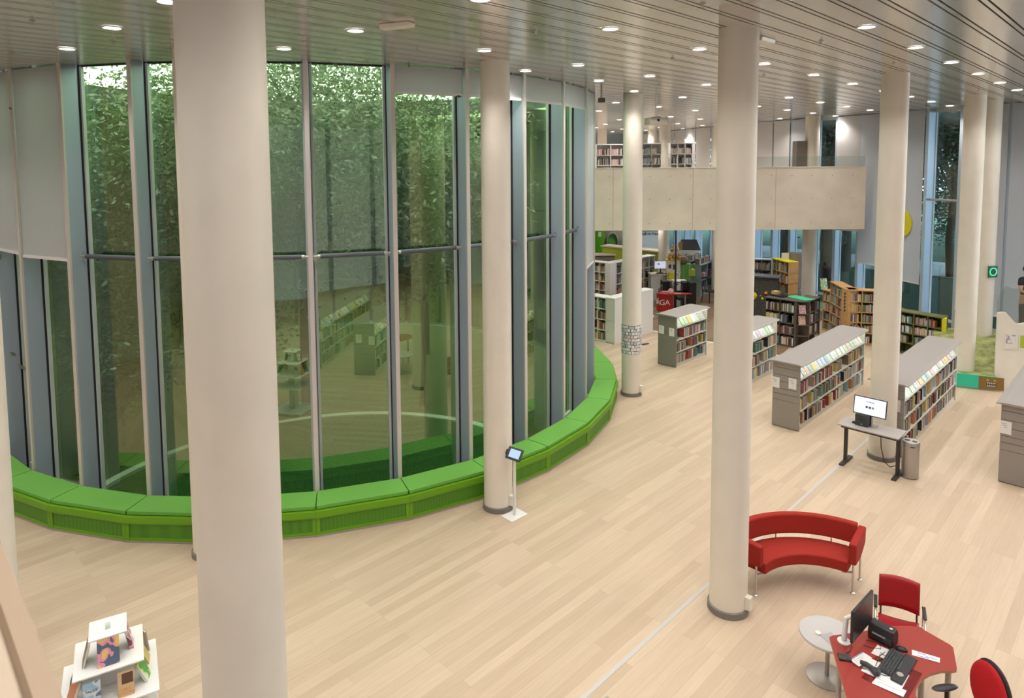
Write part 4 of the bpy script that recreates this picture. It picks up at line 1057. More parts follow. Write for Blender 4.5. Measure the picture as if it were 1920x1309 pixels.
# ------------------------------------------------------------------ cards on the column
EX, EY = COLS['E']; rnd = random.Random(5)
cunit = MB(); cunit.box(-.5, .5, -.0015, 0, -.5, .5, 0); cme = bpy.data.meshes.new('note_card'); cme.from_pydata(cunit.v, [], cunit.f); cme.materials.append(M['paper'])
cme2 = cme.copy(); cme2.materials.clear(); cme2.materials.append(mat('pinkish card', (.74, .66, .64), .7)); cme3 = cme.copy(); cme3.materials.clear(); cme3.materials.append(mat('grey blue card', (.50, .54, .62), .7))
ea = math.atan2(EX, EY)
b = MB(); b.lathe([(.222, .99), (.222, 1.66)], 64, (EX, EY), cap=False); tag(b.build('card_band', mat('brown paper band', (.20, .16, .15), .8), smooth=True), 'brown paper band wrapped around the column under the cards', 'band')
for r in range(9):
    z = 1.62 - .074 * r
    for k in range(12):
        a = ea + PI + math.radians(-100 + 18.2 * k + rnd.uniform(-1.5, 1.5) + (6 if r % 2 else 0))
        nx, ny = math.sin(a), math.cos(a); rr = .2265 + .0012 * ((r + k) % 3)
        o = bpy.data.objects.new('note_card', rnd.choice((cme, cme, cme2, cme3))); COL.objects.link(o)
        o.matrix_world = Matrix.Translation((EX + rr * nx, EY + rr * ny, z + rnd.uniform(-.006, .006))) @ Matrix.Rotation(-a + PI, 4, 'Z') @ Matrix.Rotation(rnd.uniform(-.06, .06), 4, 'Y') @ Matrix.Diagonal((.062 if k % 3 else .066, 1, .062, 1))
        tag(o, 'small white card stuck among many others around the column', 'card', 'small white cards around the column')
# ------------------------------------------------------------------ upper floor furniture
def shelf_unit(loc, rz, L, H, D, cols, rows, mname, label, short, seed, name='bookcase', group=None, back=True, fill=.8, low=True, z0=0.0, top=None, books=True, foot=.05, hmax=None, grp=None, levels=None, pal=None):
    """open shelf: local x along the front, front at y=0 facing -y"""
    rnd = random.Random(seed)
    t = empty(name, (loc[0], loc[1], z0), rz, label, 'bookcase', group)
    base = Matrix.Translation((loc[0], loc[1], z0)) @ Matrix.Rotation(rz, 4, 'Z')
    th = .022
    b = MB(); b.box(0, L, 0, D, 0, foot); b.build('plinth', mname, t)
    b = MB(); b.box(-.01, L + .01, -.015, D, H - .03, H); b.build('top', top or mname, t)
    b = MB(); b.box(0, L, D - .015, D, foot, H - .03); b.build('back_panel', mname, t)
    for k in range(cols + 1):
        x = L * k / cols; x = min(max(x, th / 2), L - th / 2)
        b = MB(); b.box(x - th / 2, x + th / 2, 0, D - .015, foot, H - .03); b.build('divider', mname, t)
    rh = (H - .03 - foot) / rows
    for r in range(1, rows):
        b = MB(); b.box(0, L, .0, D - .015, foot + rh * r - th, foot + rh * r); b.build('shelf_board', mname, t)
    if books:
        for r in range(rows):
            for k in range(cols):
                fill_row(base, L * k / cols + .02, L * (k + 1) / cols - .02, .02, foot + rh * r + .002, min(.26, rh - .06) if hmax is None else hmax, short, ('lowest', 'second', 'third', 'fourth', 'fifth', 'sixth')[r], grp or 'books in ' + short, rnd, low=low, fill=fill, depth=min(.18, D - .05), pal=pal)
    return t
rz0 = 0.0
def pxX(px, Y): return (px - PX) / F_PX * Y
UF = 4.10
shelf_unit((pxX(1118, 25.2), 25.2), 0, pxX(1172, 25.2) - pxX(1118, 25.2), 1.93, .35, 2, 5, 'white', 'white bookcase on the upper floor, left of the card column', 'the left upper floor bookcase', 31, z0=UF, pal=('white', 'grey', 'cream', 'light blue', 'black', 'pink'), fill=.9)
shelf_unit((pxX(1203, 26.0), 26.0), 0, pxX(1240, 26) - pxX(1203, 26), 1.98, .35, 2, 5, 'white', 'white magazine shelf on the upper floor behind the projector', 'the upper floor magazine shelf', 32, z0=UF, pal=('white', 'grey', 'cream', 'light blue', 'black', 'pink'), fill=.9)
shelf_unit((pxX(1256.5, 26.0), 26.0), 0, pxX(1298, 26) - pxX(1256.5, 26), 1.98, .35, 3, 5, 'white', 'white magazine shelf on the upper floor, right of the far cream column', 'the right upper floor magazine shelf', 33, z0=UF, pal=('white', 'grey', 'cream', 'light blue', 'black', 'pink'), fill=.9)
for (x, y) in ((2.5, 24.9), (4.6, 25.6), (6.0, 25.4), (8.2, 25.2)):
    pass
t = empty('potted_plant', (pxX(1222, 24), 24, UF), 0, 'thin dark green potted plant on the upper floor beside the magazine shelf', 'plant')
b = MB(); b.lathe([(.13, 0), (.17, .35), (.15, .35)], 18, cap=True); b.build('pot', 'charcoal', t, smooth=True)
b = MB()
for k in range(7):
    rr = random.Random(k); a = rr.uniform(0, 6.28); b.tube([(0, 0, .3), (.05 * math.cos(a), .05 * math.sin(a), .9), (.25 * math.cos(a), .25 * math.sin(a), 1.35 + .06 * k)], [.012, .01, .003], 5)
b.build('stem', 'bark', t)
b = MB(); rr = random.Random(8)
for k in range(150):
    a = rr.uniform(0, 6.28); r = rr.uniform(.02, .42); z = rr.uniform(.55, 1.75); p = Vector((r * math.cos(a), r * math.sin(a), z)); d = Vector((math.cos(a), math.sin(a), rr.uniform(-.5, .6))) * rr.uniform(.08, .15); w_ = d.cross(Vector((0, 0, 1))).normalized() * .02
    b.add([p, p + d * .5 + w_, p + d, p + d * .5 - w_], [(0, 1, 2, 3)])
b.build('leaves', 'leaf2', t)
t = empty('storage_drum', (pxX(1498, 23.4), 23.4, UF), 0, 'square grey brown cupboard on the upper floor beside the far column', 'cupboard')
b = MB(); b.box(-.18, .18, -.18, .18, 0, .95); b.box(-.18, .18, -.18, .18, .97, 1.95); b.build('body', 'brownwall', t, bevel=.01); b = MB(); b.box(-.17, .17, -.17, .17, .94, .98); b.build('joint', 'dark', t)
t.name = 'cupboard'
# projector
PXx, PYy = pxX(1229, 15.6), 15.6
t = empty('projector', (PXx, PYy, 6.22), math.radians(12), 'white projector hanging from the ceiling on a thin rod', 'projector')
b = MB(); b.profile([(-.19, .0), (.17, .0), (.20, .10), (.16, .16), (-.16, .16), (-.20, .10)], -.21, .21); b.build('housing', 'plastic', t, bevel=.02)
b = MB(); b.tube([(-.03, -.20, .10), (-.03, -.215, .10)], .03, 14); b.build('lens', 'black', t)
b = MB(); b.tube([(0, 0, .18), (0, 0, CEIL - 6.22)], .012, 8); b.build('rod', 'steel', t)
b = MB(); b.box(-.10, .10, -.06, .06, .16, .19); b.build('bracket', 'steel', t)

# ceiling fittings
def fitting(x, y, rz, lab):
    p = P(x, y, CEIL); t = empty('emergency_light', (p.x, p.y, CEIL), rz, lab, 'emergency light')
    b = MB(); b.profile([(-.075, 0), (.075, 0), (.06, -.055), (-.06, -.055)], -.19, .19); b.build('housing', 'plastic', t, bevel=.012)
fitting(744, 44, ROT - math.radians(70), 'cream oblong emergency light under the ceiling, left half of the picture')
fitting(1432, 72, ROT, 'white oblong emergency light behind the top of the column by the sofa')
spr = None
for i, (x, y) in enumerate([(60, 38), (213, 76), (23, 99), (1004, 58), (783, 94), (1318, 6), (1261, 109), (1236, 159), (1540, 76), (1676, 118), (1432, 141), (1445, 193), (1834, 170), (1053, 132)]):
    p = P(x, y, CEIL)
    if spr is None:
        spr = t = empty('sprinkler', (p.x, p.y, CEIL), cat='sprinkler')
        b = MB(); b.lathe([(.028, 0), (.03, -.006), (.012, -.01), (.008, -.03)], 14); b.build('body', 'steel', t)
        b = MB(); b.lathe([(.018, -.042), (.018, -.045)], 12); b.tube([(.008, 0, -.03), (.014, 0, -.042)], .002, 5); b.tube([(-.008, 0, -.03), (-.014, 0, -.042)], .002, 5); b.build('deflector', 'steel', t)
    else: t = copy_tree(spr); t.location = (p.x, p.y, CEIL)
    t['label'] = 'tiny sprinkler head between the ceiling downlights'; t['group'] = 'sprinkler heads in the ceiling'
p = P(1128, 180, 6.7); t = empty('camera_dome', (p.x, p.y, 6.62), 0, 'small grey ceiling camera next to the last white blind of the courtyard', 'security camera')
b = MB(); b.tube([(0, 0, .0), (.0, 0, .27)], .02, 8); b.build('bracket', 'steel', t); b = MB(); b.box(-.07, .07, -.05, .05, -.05, .04); b.build('housing', 'dark', t, bevel=.015)

# ------------------------------------------------------------------ themed shelves to the right
def seg_shelf(pA, pB, H, D, cols, rows, m_, label, short, seed, **k):
    d = Vector((pB[0] - pA[0], pB[1] - pA[1], 0)); return shelf_unit(pA, math.atan2(d.y, d.x), d.length, H, D, cols, rows, m_, label, short, seed, **k)
# dark brown L shaped shelf with a rounded corner
o1 = W(19.35, -8.50); o2 = W(19.35, -7.62)
seg_shelf((o1.x, o1.y), (o2.x, o2.y), 1.38, .40, 2, 4, 'darkwood', 'dark brown shelf with a rounded end, front side', 'the dark brown shelf', 41, fill=.75, low=False)
o3 = W(19.65, -7.32); o4 = W(20.45, -7.32)
seg_shelf((o3.x, o3.y), (o4.x, o4.y), 1.38, .40, 2, 4, 'darkwood', 'dark brown shelf, side turned towards the windows', 'the dark side shelf', 42, fill=.5)
cc = W(19.65, -7.62); t = empty('corner_shelf', (cc.x, cc.y, 0), ROT, 'rounded dark corner shelf with picture books facing out', 'bookcase')
def quarter(r, z0, z1, n=10):
    b = MB(); pts = [(0, 0)] + [(-r * math.cos(PI / 2 * k / n), -r * math.sin(PI / 2 * k / n)) for k in range(n + 1)]; b.prism(pts, z0, z1); return b
for z in (.35, .67, .99): quarter(.30, z, z + .02).build('shelf_board', 'darkwood', t)
quarter(.32, 1.355, 1.382).build('top', 'darkwood', t); quarter(.30, 0, .05).build('plinth', 'darkwood', t)
b = MB(); b.box(-.03, 0, -.30, 0, .05, 1.355); b.box(-.30, 0, -.03, 0, .05, 1.355); b.build('back_panel', 'darkwood', t)
base = Matrix.Translation((cc.x, cc.y, 0)) @ Matrix.Rotation(ROT, 4, 'Z')
for z, cn, dsc in ((1.01, 'pink and white', 'upper'), (.69, 'white and orange', 'middle')):
    m4 = base @ Matrix.Rotation(-PI / 4, 4, 'Z') @ Matrix.Translation((-.10, -.24, z)) @ Matrix.Rotation(-.25, 4, 'X')
    put_book(m4, .20, .012, .25, cn, '%s book facing out, %s board of the rounded dark shelf' % (cn, dsc), 'picture books on the rounded dark shelf', True)
# green cloth and small things on the dark shelf
pp = W(19.85, -7.75); b = MB(); b.box(-.45, .25, -.2, .2, 0, .012); o = b.build('green_cloth', mat('bright green cloth', (.04, .42, .20), .8), loc=(pp.x, pp.y, 1.385), rz=ROT + 1.2); tag(o, 'bright green mat lying on the dark brown shelf', 'mat')
pp = W(19.7, -8.25); t = empty('book_crate', (pp.x, pp.y, 1.381), ROT - .3, 'small wooden model with clear slope standing on the dark shelf', 'model')
b = MB(); b.box(-.14, .14, -.22, .22, 0, .05); b.build('base', 'black', t); b = MB(); b.profile([(-.2, .05), (.0, .05), (-.2, .32)], -.1, .1); b.build('slope', 'acrylic', t); b = MB(); b.box(-.1, .1, .02, .18, .05, .14); b.build('block', 'birch', t)
t.name = 'wooden_model'
# speckled planet wall (left of the dark shelf) with little planets
pa, pb = (pxX(1395, 22.0), 22.0), (pxX(1463, 21.5), 21.5)
d = Vector((pb[0] - pa[0], pb[1] - pa[1], 0)); t = empty('planet_cabinet', (pa[0], pa[1], 0), math.atan2(d.y, d.x), 'speckled dark cabinet decorated with small planets, beside the column by the sofa', 'cabinet')
b = MB(); b.box(0, d.length, 0, .5, 0, 1.62); b.build('body', 'felt', t); b = MB(); b.box(-.02, d.length + .05, -.06, .52, 1.62, 1.66); b.build('top', 'tube', t)
for i, (x, z, r, c) in enumerate(((-.09, 1.0, .13, 'yellow'), (.45, 1.12, .05, 'orange'), (.30, .93, .04, 'yellow'), (.55, .96, .05, 'bluegrey'), (.82, .93, .075, 'cream'), (.22, 1.02, .022, 'orange'), (.95, 1.1, .05, 'orange'))):
    b = MB(); b.lathe([(r * math.sin(PI * k / 10), r * .4 * math.cos(PI * k / 10)) for k in range(11)], 18, cap=False); o = b.build('planet', c, t, smooth=True); o.location = (.42 + x * .75, -.01, z); o.rotation_euler = (PI / 2, 0, 0)
seg_shelf((pxX(1395, 23.2), 23.2), (pxX(1450, 22.9), 22.9), 2.02, .35, 3, 6, 'bluegrey', 'blue grey shelf behind the planet cabinet', 'the blue grey shelf', 43, fill=.9)
# wooden newspaper tower with yellow top
seg_shelf((pxX(1452, 22.6), 22.6), (pxX(1483, 21.7), 21.7), 2.12, .35, 4, 6, 'birch', 'tall birch pigeonhole shelf with a yellow top, left of the grey drum', 'the birch pigeonhole shelf', 44, fill=.9, top='yellow')
pp = (pxX(1477, 22.2), 22.25); b = MB(); b.box(-.12, .12, -.01, .01, 0, .22); o = b.build('picture_card', 'cream', loc=(pp[0], pp[1], 2.125)); tag(o, 'cream card standing on the yellow top of the birch shelf', 'card')
t = empty('drum', (pxX(1494, 22.3), 22.3, 0), 0, 'tall grey brown cylinder in front of the far column', 'drum')
b = MB(); b.lathe([(.20, 0), (.20, 1.16)], 32); b.lathe([(.20, 1.18), (.20, 2.33), (.19, 2.34)], 32); b.build('body', 'brownwall', t, smooth=True); b = MB(); b.lathe([(.195, 1.15), (.195, 1.19)], 32); b.build('joint', 'dark', t)
# birch shelf with a post
w1, w2, w3, w4, w5 = (pxX(1549, 21.3), 21.3), (pxX(1563, 20.95), 20.95), (pxX(1586, 19.9), 19.9), (pxX(1599, 19.55), 19.55), (pxX(1650, 19.35), 19.35)
seg_shelf(w1, w2, 1.30, .32, 1, 4, 'birch', 'low birch shelf end beside the window, left of the birch shelf with the dark letters', 'the low birch shelf', 45, fill=.9)
seg_shelf(w2, w3, 1.62, .34, 2, 5, 'birch', 'birch shelf turned to the left, next to the birch post', 'the left birch shelf', 46, fill=.9, low=False)
seg_shelf(w4, w5, 1.62, .34, 2, 5, 'birch', 'birch shelf right of the birch post, half behind a column', 'the right birch shelf', 47, fill=.75, low=False)
d = Vector((w4[0] - w3[0], w4[1] - w3[1], 0)); t = empty('birch_post', (w3[0], w3[1], 0), math.atan2(d.y, d.x), 'birch panel between the two birch shelves with dark cut letters', 'panel')
b = MB(); b.box(0, d.length, -.02, .3, 0, 1.62); b.build('body', 'birch', t)
b = MB()
for k in range(6): b.box(d.length * .4, d.length * .62, -.024, -.02, 1.45 - .10 * k, 1.50 - .10 * k); b.box(d.length * .4, d.length * .5, -.024, -.02, 1.42 - .10 * k, 1.45 - .10 * k)
b.build('letters', 'ink', t)
pp = ((w1[0] + w2[0]) / 2, (w1[1] + w2[1]) / 2 + .15); b = MB(); b.profile([(-.02, 0), (.06, 0), (.10, .34), (.08, .34)], -.1, .1); o = b.build('book', dict(COVERS)['pale green'], loc=(pp[0], pp[1], 1.301)); tag(o, 'pale green book standing open on the low birch shelf', 'book')
# olive shelf
seg_shelf((pxX(1672, 18.9), 18.9), (pxX(1778, 17.75), 17.75), 1.20, .36, 4, 4, 'olive', 'olive green shelf under the blind with the yellow disc', 'the olive shelf', 48, fill=.9, low=False)
pe = (pxX(1784, 17.72), 17.72); b = MB(); b.box(-.05, .05, 0, .36, 0, 1.18); o = b.build('end_board', 'yellow', loc=(pe[0] - .03, pe[1], 0), rz=-.6); tag(o, 'mustard yellow board closing the right end of the olive shelf', 'board')
# turquoise play bench with moss mound
TA, TB = Vector((10.30, 15.87, 0)), Vector((11.22, 15.43, 0)); d = TB - TA; rz = math.atan2(d.y, d.x)
t = empty('play_bench', (TA.x, TA.y, 0), rz, 'turquoise play bench front with a brown toothy panel, around a column', 'play bench')
b = MB(); b.box(0, d.length, -.02, .02, .03, .34); b.build('front_panel', 'turq', t)
b = MB(); b.box(0, d.length, 0, .04, 0, .03); b.build('plinth', 'steel', t)
b = MB(); b.box(.70, 1.19, -.026, -.02, .035, .335); pnl = b.build('brown_panel', 'brownpanel', t)
b = MB()
for k in range(5):
    x = .86 + .035 * k
    b.add([(x, -.03, .20), (x + .03, -.03, .20), (x + .015, -.03, .16)], [(0, 1, 2)], 1); b.add([(x, -.03, .11), (x + .03, -.03, .11), (x + .015, -.03, .15)], [(0, 1, 2)], 1)
b.box(.85, 1.04, -.028, -.026, .10, .21, 0)
b.build('mouth', ['ink', 'paper'], pnl)
for x in (.87, 1.01):
    b = MB(); b.lathe([(.022, -.002), (.022, .002)], 14); o = b.build('eye', 'limeyellow', pnl); o.location = (x, -.03, .255); o.rotation_euler = (PI / 2, 0, 0)
b = MB(); rm = random.Random(2)
def mound(u_, v_):
    x = (d.length + 1.1 * v_) * u_; y = .02 + 2.6 * v_; z = .34 + .50 * (3 * v_ * v_ - 2 * v_ ** 3) + .02 * math.sin(9 * u_ + 7 * v_) * v_
    return (x, y, z)
b.grid(mound, 24, 24)
n0 = len(b.v)
b.box(0, d.length, .02, 2.6, .0, .335)
b.build('moss_mound', 'moss', t, smooth=True)
# right hand white wall with clear top
RA, RB = Vector((pxX(1883, 15.5), 15.5, 0)), Vector((pxX(2080, 14.9), 14.9, 0)); d = RB - RA; rz = math.atan2(d.y, d.x)
t = empty('play_wall', (RA.x, RA.y, 0), rz, 'cream play wall with a wavy clear upper edge at the right border', 'play wall')
def wavy(x): return 1.83 - .20 * max(0, min(1, (x - .16) / .22)) + .03 * math.sin(12 * x)
b = MB(); n = 24; L_ = d.length
pts = [(L_ * k / n, wavy(L_ * k / n)) for k in range(n + 1)]
vs = [(x, y, z) for y in (0, .06) for x, z in [(0, 0)] + pts + [(L_, 0)]]; m_ = n + 3
b.add(vs, [tuple(range(m_)), tuple(reversed(range(m_, 2 * m_)))] + [(i, (i + 1) % m_, (i + 1) % m_ + m_, i + m_) for i in range(m_)]); b.build('panel', 'column', t)
def wavy2(x): return 2.12 + .32 * min(1, x / .16) ** .6 + .03 * math.sin(14 * x)
pts2 = [(L_ * k / n, wavy2(L_ * k / n)) for k in range(n + 1)]
vs = [(x, y, z) for y in (.065, .075) for x, z in pts + list(reversed(pts2))]; m_ = 2 * n + 2
b = MB(); b.add(vs, [tuple(range(m_)), tuple(reversed(range(m_, 2 * m_)))] + [(i, (i + 1) % m_, (i + 1) % m_ + m_, i + m_) for i in range(m_)]); b.build('clear_panel', 'acrylic', t)
b = MB(); b.box(.16, .40, -.012, -.002, 1.0, 1.36, 0); b.build('poster_frame', 'plastic', t)
b = MB(); b.box(.185, .375, -.014, -.012, 1.13, 1.34, 0); b.build('poster', cover_mat('poster picture', (.30, .28, .45), (.70, .55, .5), (.8, .75, .75), 17), t)
b = MB(); b.box(.44, .62, -.012, -.002, 1.0, 1.36, 0); b.build('poster_frame', 'plastic', t)
b = MB(); b.box(.46, .60, -.014, -.012, 1.05, 1.34, 0); b.build('poster', 'limeyellow', t)
b = MB(); b.prism([(.30, .09), (L_ + .5, .09), (L_ + 2.2, 1.6), (1.9, 1.6)], .0, 1.06); b.build('platform', 'birch', t)
# emergency panel on the far right column
jx, jy = COLS['J']; aj = math.atan2(jx, jy) + PI - .75
t = empty('alarm_panel', (jx + .235 * math.sin(aj), jy + .235 * math.cos(aj), 2.50), -aj + PI, 'small dark panel with a glowing green ring on the rightmost full column', 'panel')
b = MB(); b.box(-.13, .13, -.03, .0, -.15, .15); b.build('housing', mat('dark green box', (.01, .10, .04), .5), t, bevel=.01)
b = MB(); b.lathe([(.085, -.004), (.085, .004), (.105, .004), (.105, -.004), (.085, -.004)], 32, cap=False); o = b.build('ring', mat('green ring', (.02, .75, .25), .4, emit=1.2), t); o.location = (0, -.034, 0); o.rotation_euler = (PI / 2, 0, 0)
b = MB(); b.lathe([(.07, -.003), (.07, .003)], 24); o = b.build('button', 'black', t); o.location = (0, -.033, 0); o.rotation_euler = (PI / 2, 0, 0)

# ------------------------------------------------------------------ children's area under the balcony
t0_ = shelf_unit(W(16.14, -12.40)[:2], ROT - PI / 2, .02, .02, .02, 1, 1, 'white', '', '', 1, books=False)
for ch in list(t0_.children): bpy.data.objects.remove(ch)
bpy.data.objects.remove(t0_)
# front facing -u : local x = +v direction
def vshelf(u_, v0, v1, H, D, cols, rows, m_, label, short, seed, **k):
    o = W(u_, v0); return shelf_unit((o.x, o.y), ROT - PI / 2, v1 - v0, H, D, cols, rows, m_, label, short, seed, **k)
def ushelf(u0, u1, v_, H, D, cols, rows, m_, label, short, seed, **k):
    o = W(u0, v_); return shelf_unit((o.x, o.y), ROT, u1 - u0, H, D, cols, rows, m_, label, short, seed, **k)
vshelf(16.14, -12.55, -11.62, 1.36, .36, 3, 4, 'white', 'white cube shelf next to the green bench, behind the card column', 'the front white cube shelf', 51, fill=.85, low=False)
o = W(16.14, -11.60); t = empty('white_cupboard', (o.x, o.y, 0), ROT, 'plain white cupboard side behind the card column', 'cupboard')
b = MB(); b.box(0, 2.05, 0, .34, 0, 1.36); b.build('body', 'white', t, bevel=.005); b = MB(); b.box(-.005, 2.06, -.005, .345, 1.36, 1.38); b.build('top', 'white', t)
o = W(16.6, -13.6); b = MB(); b.box(0, .9, 0, .9, 0, .7); t = b.build('white_block', 'white', loc=(o.x, o.y, 0), rz=ROT, bevel=.01); tag(t, 'low white block behind the front white cube shelf', 'block')
o = W(17.6, -13.4); b = MB(); b.box(0, 1.6, 0, .9, 0, .42); t = b.build('lime_pouf', 'lime', loc=(o.x, o.y, 0), rz=ROT, bevel=.02); tag(t, 'lime green pouf between the white shelves', 'pouf')
o = W(19.2, -14.9); b = MB(); b.box(0, .5, -1.6, .1, .25, .60); t = b.build('red_bin', 'redgloss', loc=(o.x, o.y, 0), rz=ROT, bevel=.01); 
t.location.z = -.25; tag(t, 'red low box below the tall white cube shelf', 'box')
vshelf(20.05, -16.0, -14.85, 1.68, .34, 4, 4, 'white', 'tall white cube shelf facing the room, left of the card column', 'the tall white cube shelf', 52, fill=.8, low=False, foot=.3)
o = W(20.05, -14.62); t = empty('end_cabinet', (o.x, o.y, 0), ROT, 'plain pinkish white cabinet end between the tall cube shelves', 'cabinet'); b = MB(); b.box(0, .34, 0, .22, 0, 1.68); b.build('board', 'white', t)
ushelf(20.42, 23.0, -14.62, 1.68, .34, 7, 4, 'white', 'white shelf running back from the tall cube shelf', 'the long white side shelf', 53, fill=.8)
o = W(23.4, -17.0); t = empty('lime_counter', (o.x, o.y, 0), ROT - PI / 2, 'lime yellow counter behind the tall white cube shelf', 'counter'); b = MB(); b.box(-.5, 2.3, 0, .5, 0, 1.75); b.build('body', 'limeyellow', t); b = MB(); b.box(-.55, 2.35, -.06, .55, 1.75, 1.80); b.build('top', 'cream', t)
# partition with round window
YW = 30.5
b = MB(); b.box(pxX(1000, YW), pxX(1168, YW), YW, YW + .15, 0, 3.44); struct(b, 'wall_playroom', 'brownwall')
b = MB(); b.box(pxX(1105, YW), pxX(1134, YW), YW - .03, YW, 1.05, 3.4); t = b.build('green_wall_panel', 'lime'); tag(t, 'bright green wall panel left of the round window under the balcony', 'panel')
b = MB(); b.box(pxX(1122, YW), pxX(1127.5, YW), YW - .045, YW - .03, 2.0, 2.22); t = b.build('wall_sign', 'paper'); tag(t, 'small white sign on the bright green wall panel', 'sign')
t = empty('round_window', (pxX(1149, YW), YW - .02, 1.78), 0, 'oval green porthole in the partition under the balcony', 'window')
for r0, r1, mm, nm, yy in ((.0, 1, mat('porthole green', (.07, .26, .05), .5), 'pane', 0), (.93, 1.12, 'steel', 'rim', -.02)):
    b = MB(); nn = 40
    if r0 == 0: b.add([(.24 * math.cos(2 * PI * k / nn), yy, .40 * math.sin(2 * PI * k / nn)) for k in range(nn)], [tuple(range(nn))])
    else:
        for k in range(nn):
            a0, a1 = 2 * PI * k / nn, 2 * PI * (k + 1) / nn
            q = [(r * .24 * math.cos(a), yy_, r * .40 * math.sin(a)) for yy_ in (yy - .05, .02) for r, a in ((r0, a0), (r1, a0), (r1, a1), (r0, a1))]
            b.add(q, [(0, 1, 2, 3), (4, 7, 6, 5), (1, 5, 6, 2), (0, 3, 7, 4)])
    b.build(nm, mm, t)
t = empty('counter', (pxX(1136, 28.5), 28.5, 0), 0, 'pale counter in front of the oval porthole', 'counter'); b = MB(); b.box(-.9, .45, 0, .5, 0, 1.42); b.build('body', 'brownwall', t); b = MB(); b.box(-.95, .5, -.05, .55, 1.42, 1.47); b.build('top', 'cream', t)
# slanted white display wall with books, green rug, behind the balcony right of the card column
t = empty('display_wall', (pxX(1196, 31), 31, 0), .05, 'white slanted display wall with rows of small pictures, right of the card column', 'display wall')
b = MB(); b.box(0, 1.05, 0, .12, .75, 2.25); b.build('board', mat('bluish white', (.60, .66, .72), .6), t)
b = MB(); b.box(-.02, 1.07, -.10, .14, 2.25, 2.31); b.build('top_shelf', 'white', t)
b = MB(); rr = random.Random(4)
for k in range(13):
    x = .06 + .075 * k
    for z in (2.02, 1.98, 1.25): b.box(x, x + rr.uniform(.03, .06), -.006, 0, z + .05 * rr.random(), z + .05 + .06 * rr.random())
b.build('pictures', 'dark', t)
b = MB()
for k in range(4): b.box(.1 + .22 * k, .26 + .22 * k, -.08, .0, 2.31, 2.45 + .06 * (k % 2))
b.build('board_books', dict(COVERS)['white and orange'], t)
b = MB(); b.prism([(pxX(1190, 30.8), 30.8), (pxX(1240, 30.8), 30.8), (pxX(1240, 27.8), 27.8), (pxX(1206, 28.6), 28.6)], .009, .02); t = b.build('rug', 'turquoisefloor'); tag(t, 'green rug on the floor under the display wall', 'rug')
shelf_unit((pxX(1212, 26.4), 26.4), .25, .42, .95, .3, 1, 3, 'birch', 'low pale wooden shelf with toys right of the card column', 'the low toy shelf', 55, fill=.9)
# search computer desk
t = empty('white_desk', (pxX(1240, 26.2), 26.2, 0), .1, 'white high desk carrying a lit search monitor, under the balcony', 'desk')
b = MB(); b.box(-.45, .35, -.25, .25, 1.0, 1.04); b.build('desk_top', 'cream', t); b = MB(); b.box(-.42, -.12, -.2, .2, 0, 1.0); b.build('drawer_side', 'white', t); b = MB(); b.box(.28, .32, -.22, .22, 0, 1.0); b.build('leg', 'steel', t)
t = empty('monitor', (pxX(1240.5, 26.2), 26.2, 1.041), .05, 'lit monitor with a white page on the high desk under the balcony', 'monitor')
b = MB(); b.box(-.25, .25, -.015, .015, .16, .47); b.build('housing', 'black', t); b = MB(); b.box(-.24, .24, -.017, -.015, .175, .46); b.build('screen', 'screen', t); b = MB(); b.box(-.12, -.04, -.0185, -.017, .33, .38); b.build('text_line', 'bluegrey', t)
b = MB(); b.tube([(0, .02, .2), (0, .02, .01)], .02, 8); b.box(-.12, .12, -.08, .1, 0, .012); b.build('stand', 'black', t)
t = empty('keyboard', (pxX(1240.5, 26.2), 26.2 - .17, 1.041), .05, 'black keyboard in front of the lit monitor under the balcony', 'keyboard'); b = MB(); b.box(-.2, .2, -.06, .06, 0, .02); b.build('housing', 'black', t)
# black pole
t = empty('black_pole', (pxX(1269, 24.2), 24.2, 0), 0, 'thin black pole from floor to balcony ceiling beside the red information desk', 'pole'); b = MB(); b.lathe([(.035, 1.05), (.035, 3.449)], 16); b.lathe([(.05, 0), (.05, 1.05)], 16); b.build('tube', 'black', t)
# red information desk with white letters
t = empty('information_desk', (pxX(1262, 23.6), 23.6, 0), 0, 'red information desk with white letters on its curved front', 'desk')
b = MB(); top = [(-.50, -.05), (-.46, -.16), (-.3, -.22), (.1, -.26), (.6, -.22), (.68, -.12), (.60, -.02), (.2, .1), (.1, .3), (-.3, .45), (-.45, .2)]
b.prism(top, .73, .765); b.build('desk_top', 'redgloss', t)
b = MB()
n = 10; fr = [(-.50 + .05 * math.cos(PI + k * .1), .0) for k in range(2)]
cf = [(-.50, .15), (-.49, .02), (-.45, -.07), (-.36, -.12), (-.2, -.14), (.02, -.145)]
for (x0, y0), (x1, y1) in zip(cf, cf[1:]): b.prism([(x0, y0), (x1, y1), (x1 + .02, y1 + .03), (x0 + .02, y0 + .03)], .12, .73)
b.build('front_panel', 'redgloss', t)
for x, y in ((.45, -.1), (-.42, .1), (.0, .2)): b = MB(); b.tube([(x, y, 0), (x, y, .73)], .025, 10); b.build('leg', 'steel', t)
for ch, x, y, rz in (('F', -.500, .12, -1.5), ('R', -.495, .06, -1.45), ('Å', -.478, -.035, -1.1), ('G', -.355, -.1235, -.28), ('A', -.175, -.143, -.06)):
    text(ch, .27, 'letter', 'paper', t, Matrix.Translation((x, y - .004, .44)) @ Matrix.Rotation(rz, 4, 'Z') @ Matrix.Rotation(PI / 2, 4, 'X'), .003)
def small(name, label, cat, px, Y, z, parts, rz=0):
    t = empty(name, (pxX(px, Y), Y, z), rz, label, cat)
    for nm, mm, fn in parts:
        b = MB(); fn(b); b.build(nm, mm, t, smooth=nm in ('bowl', 'body'))
    return t
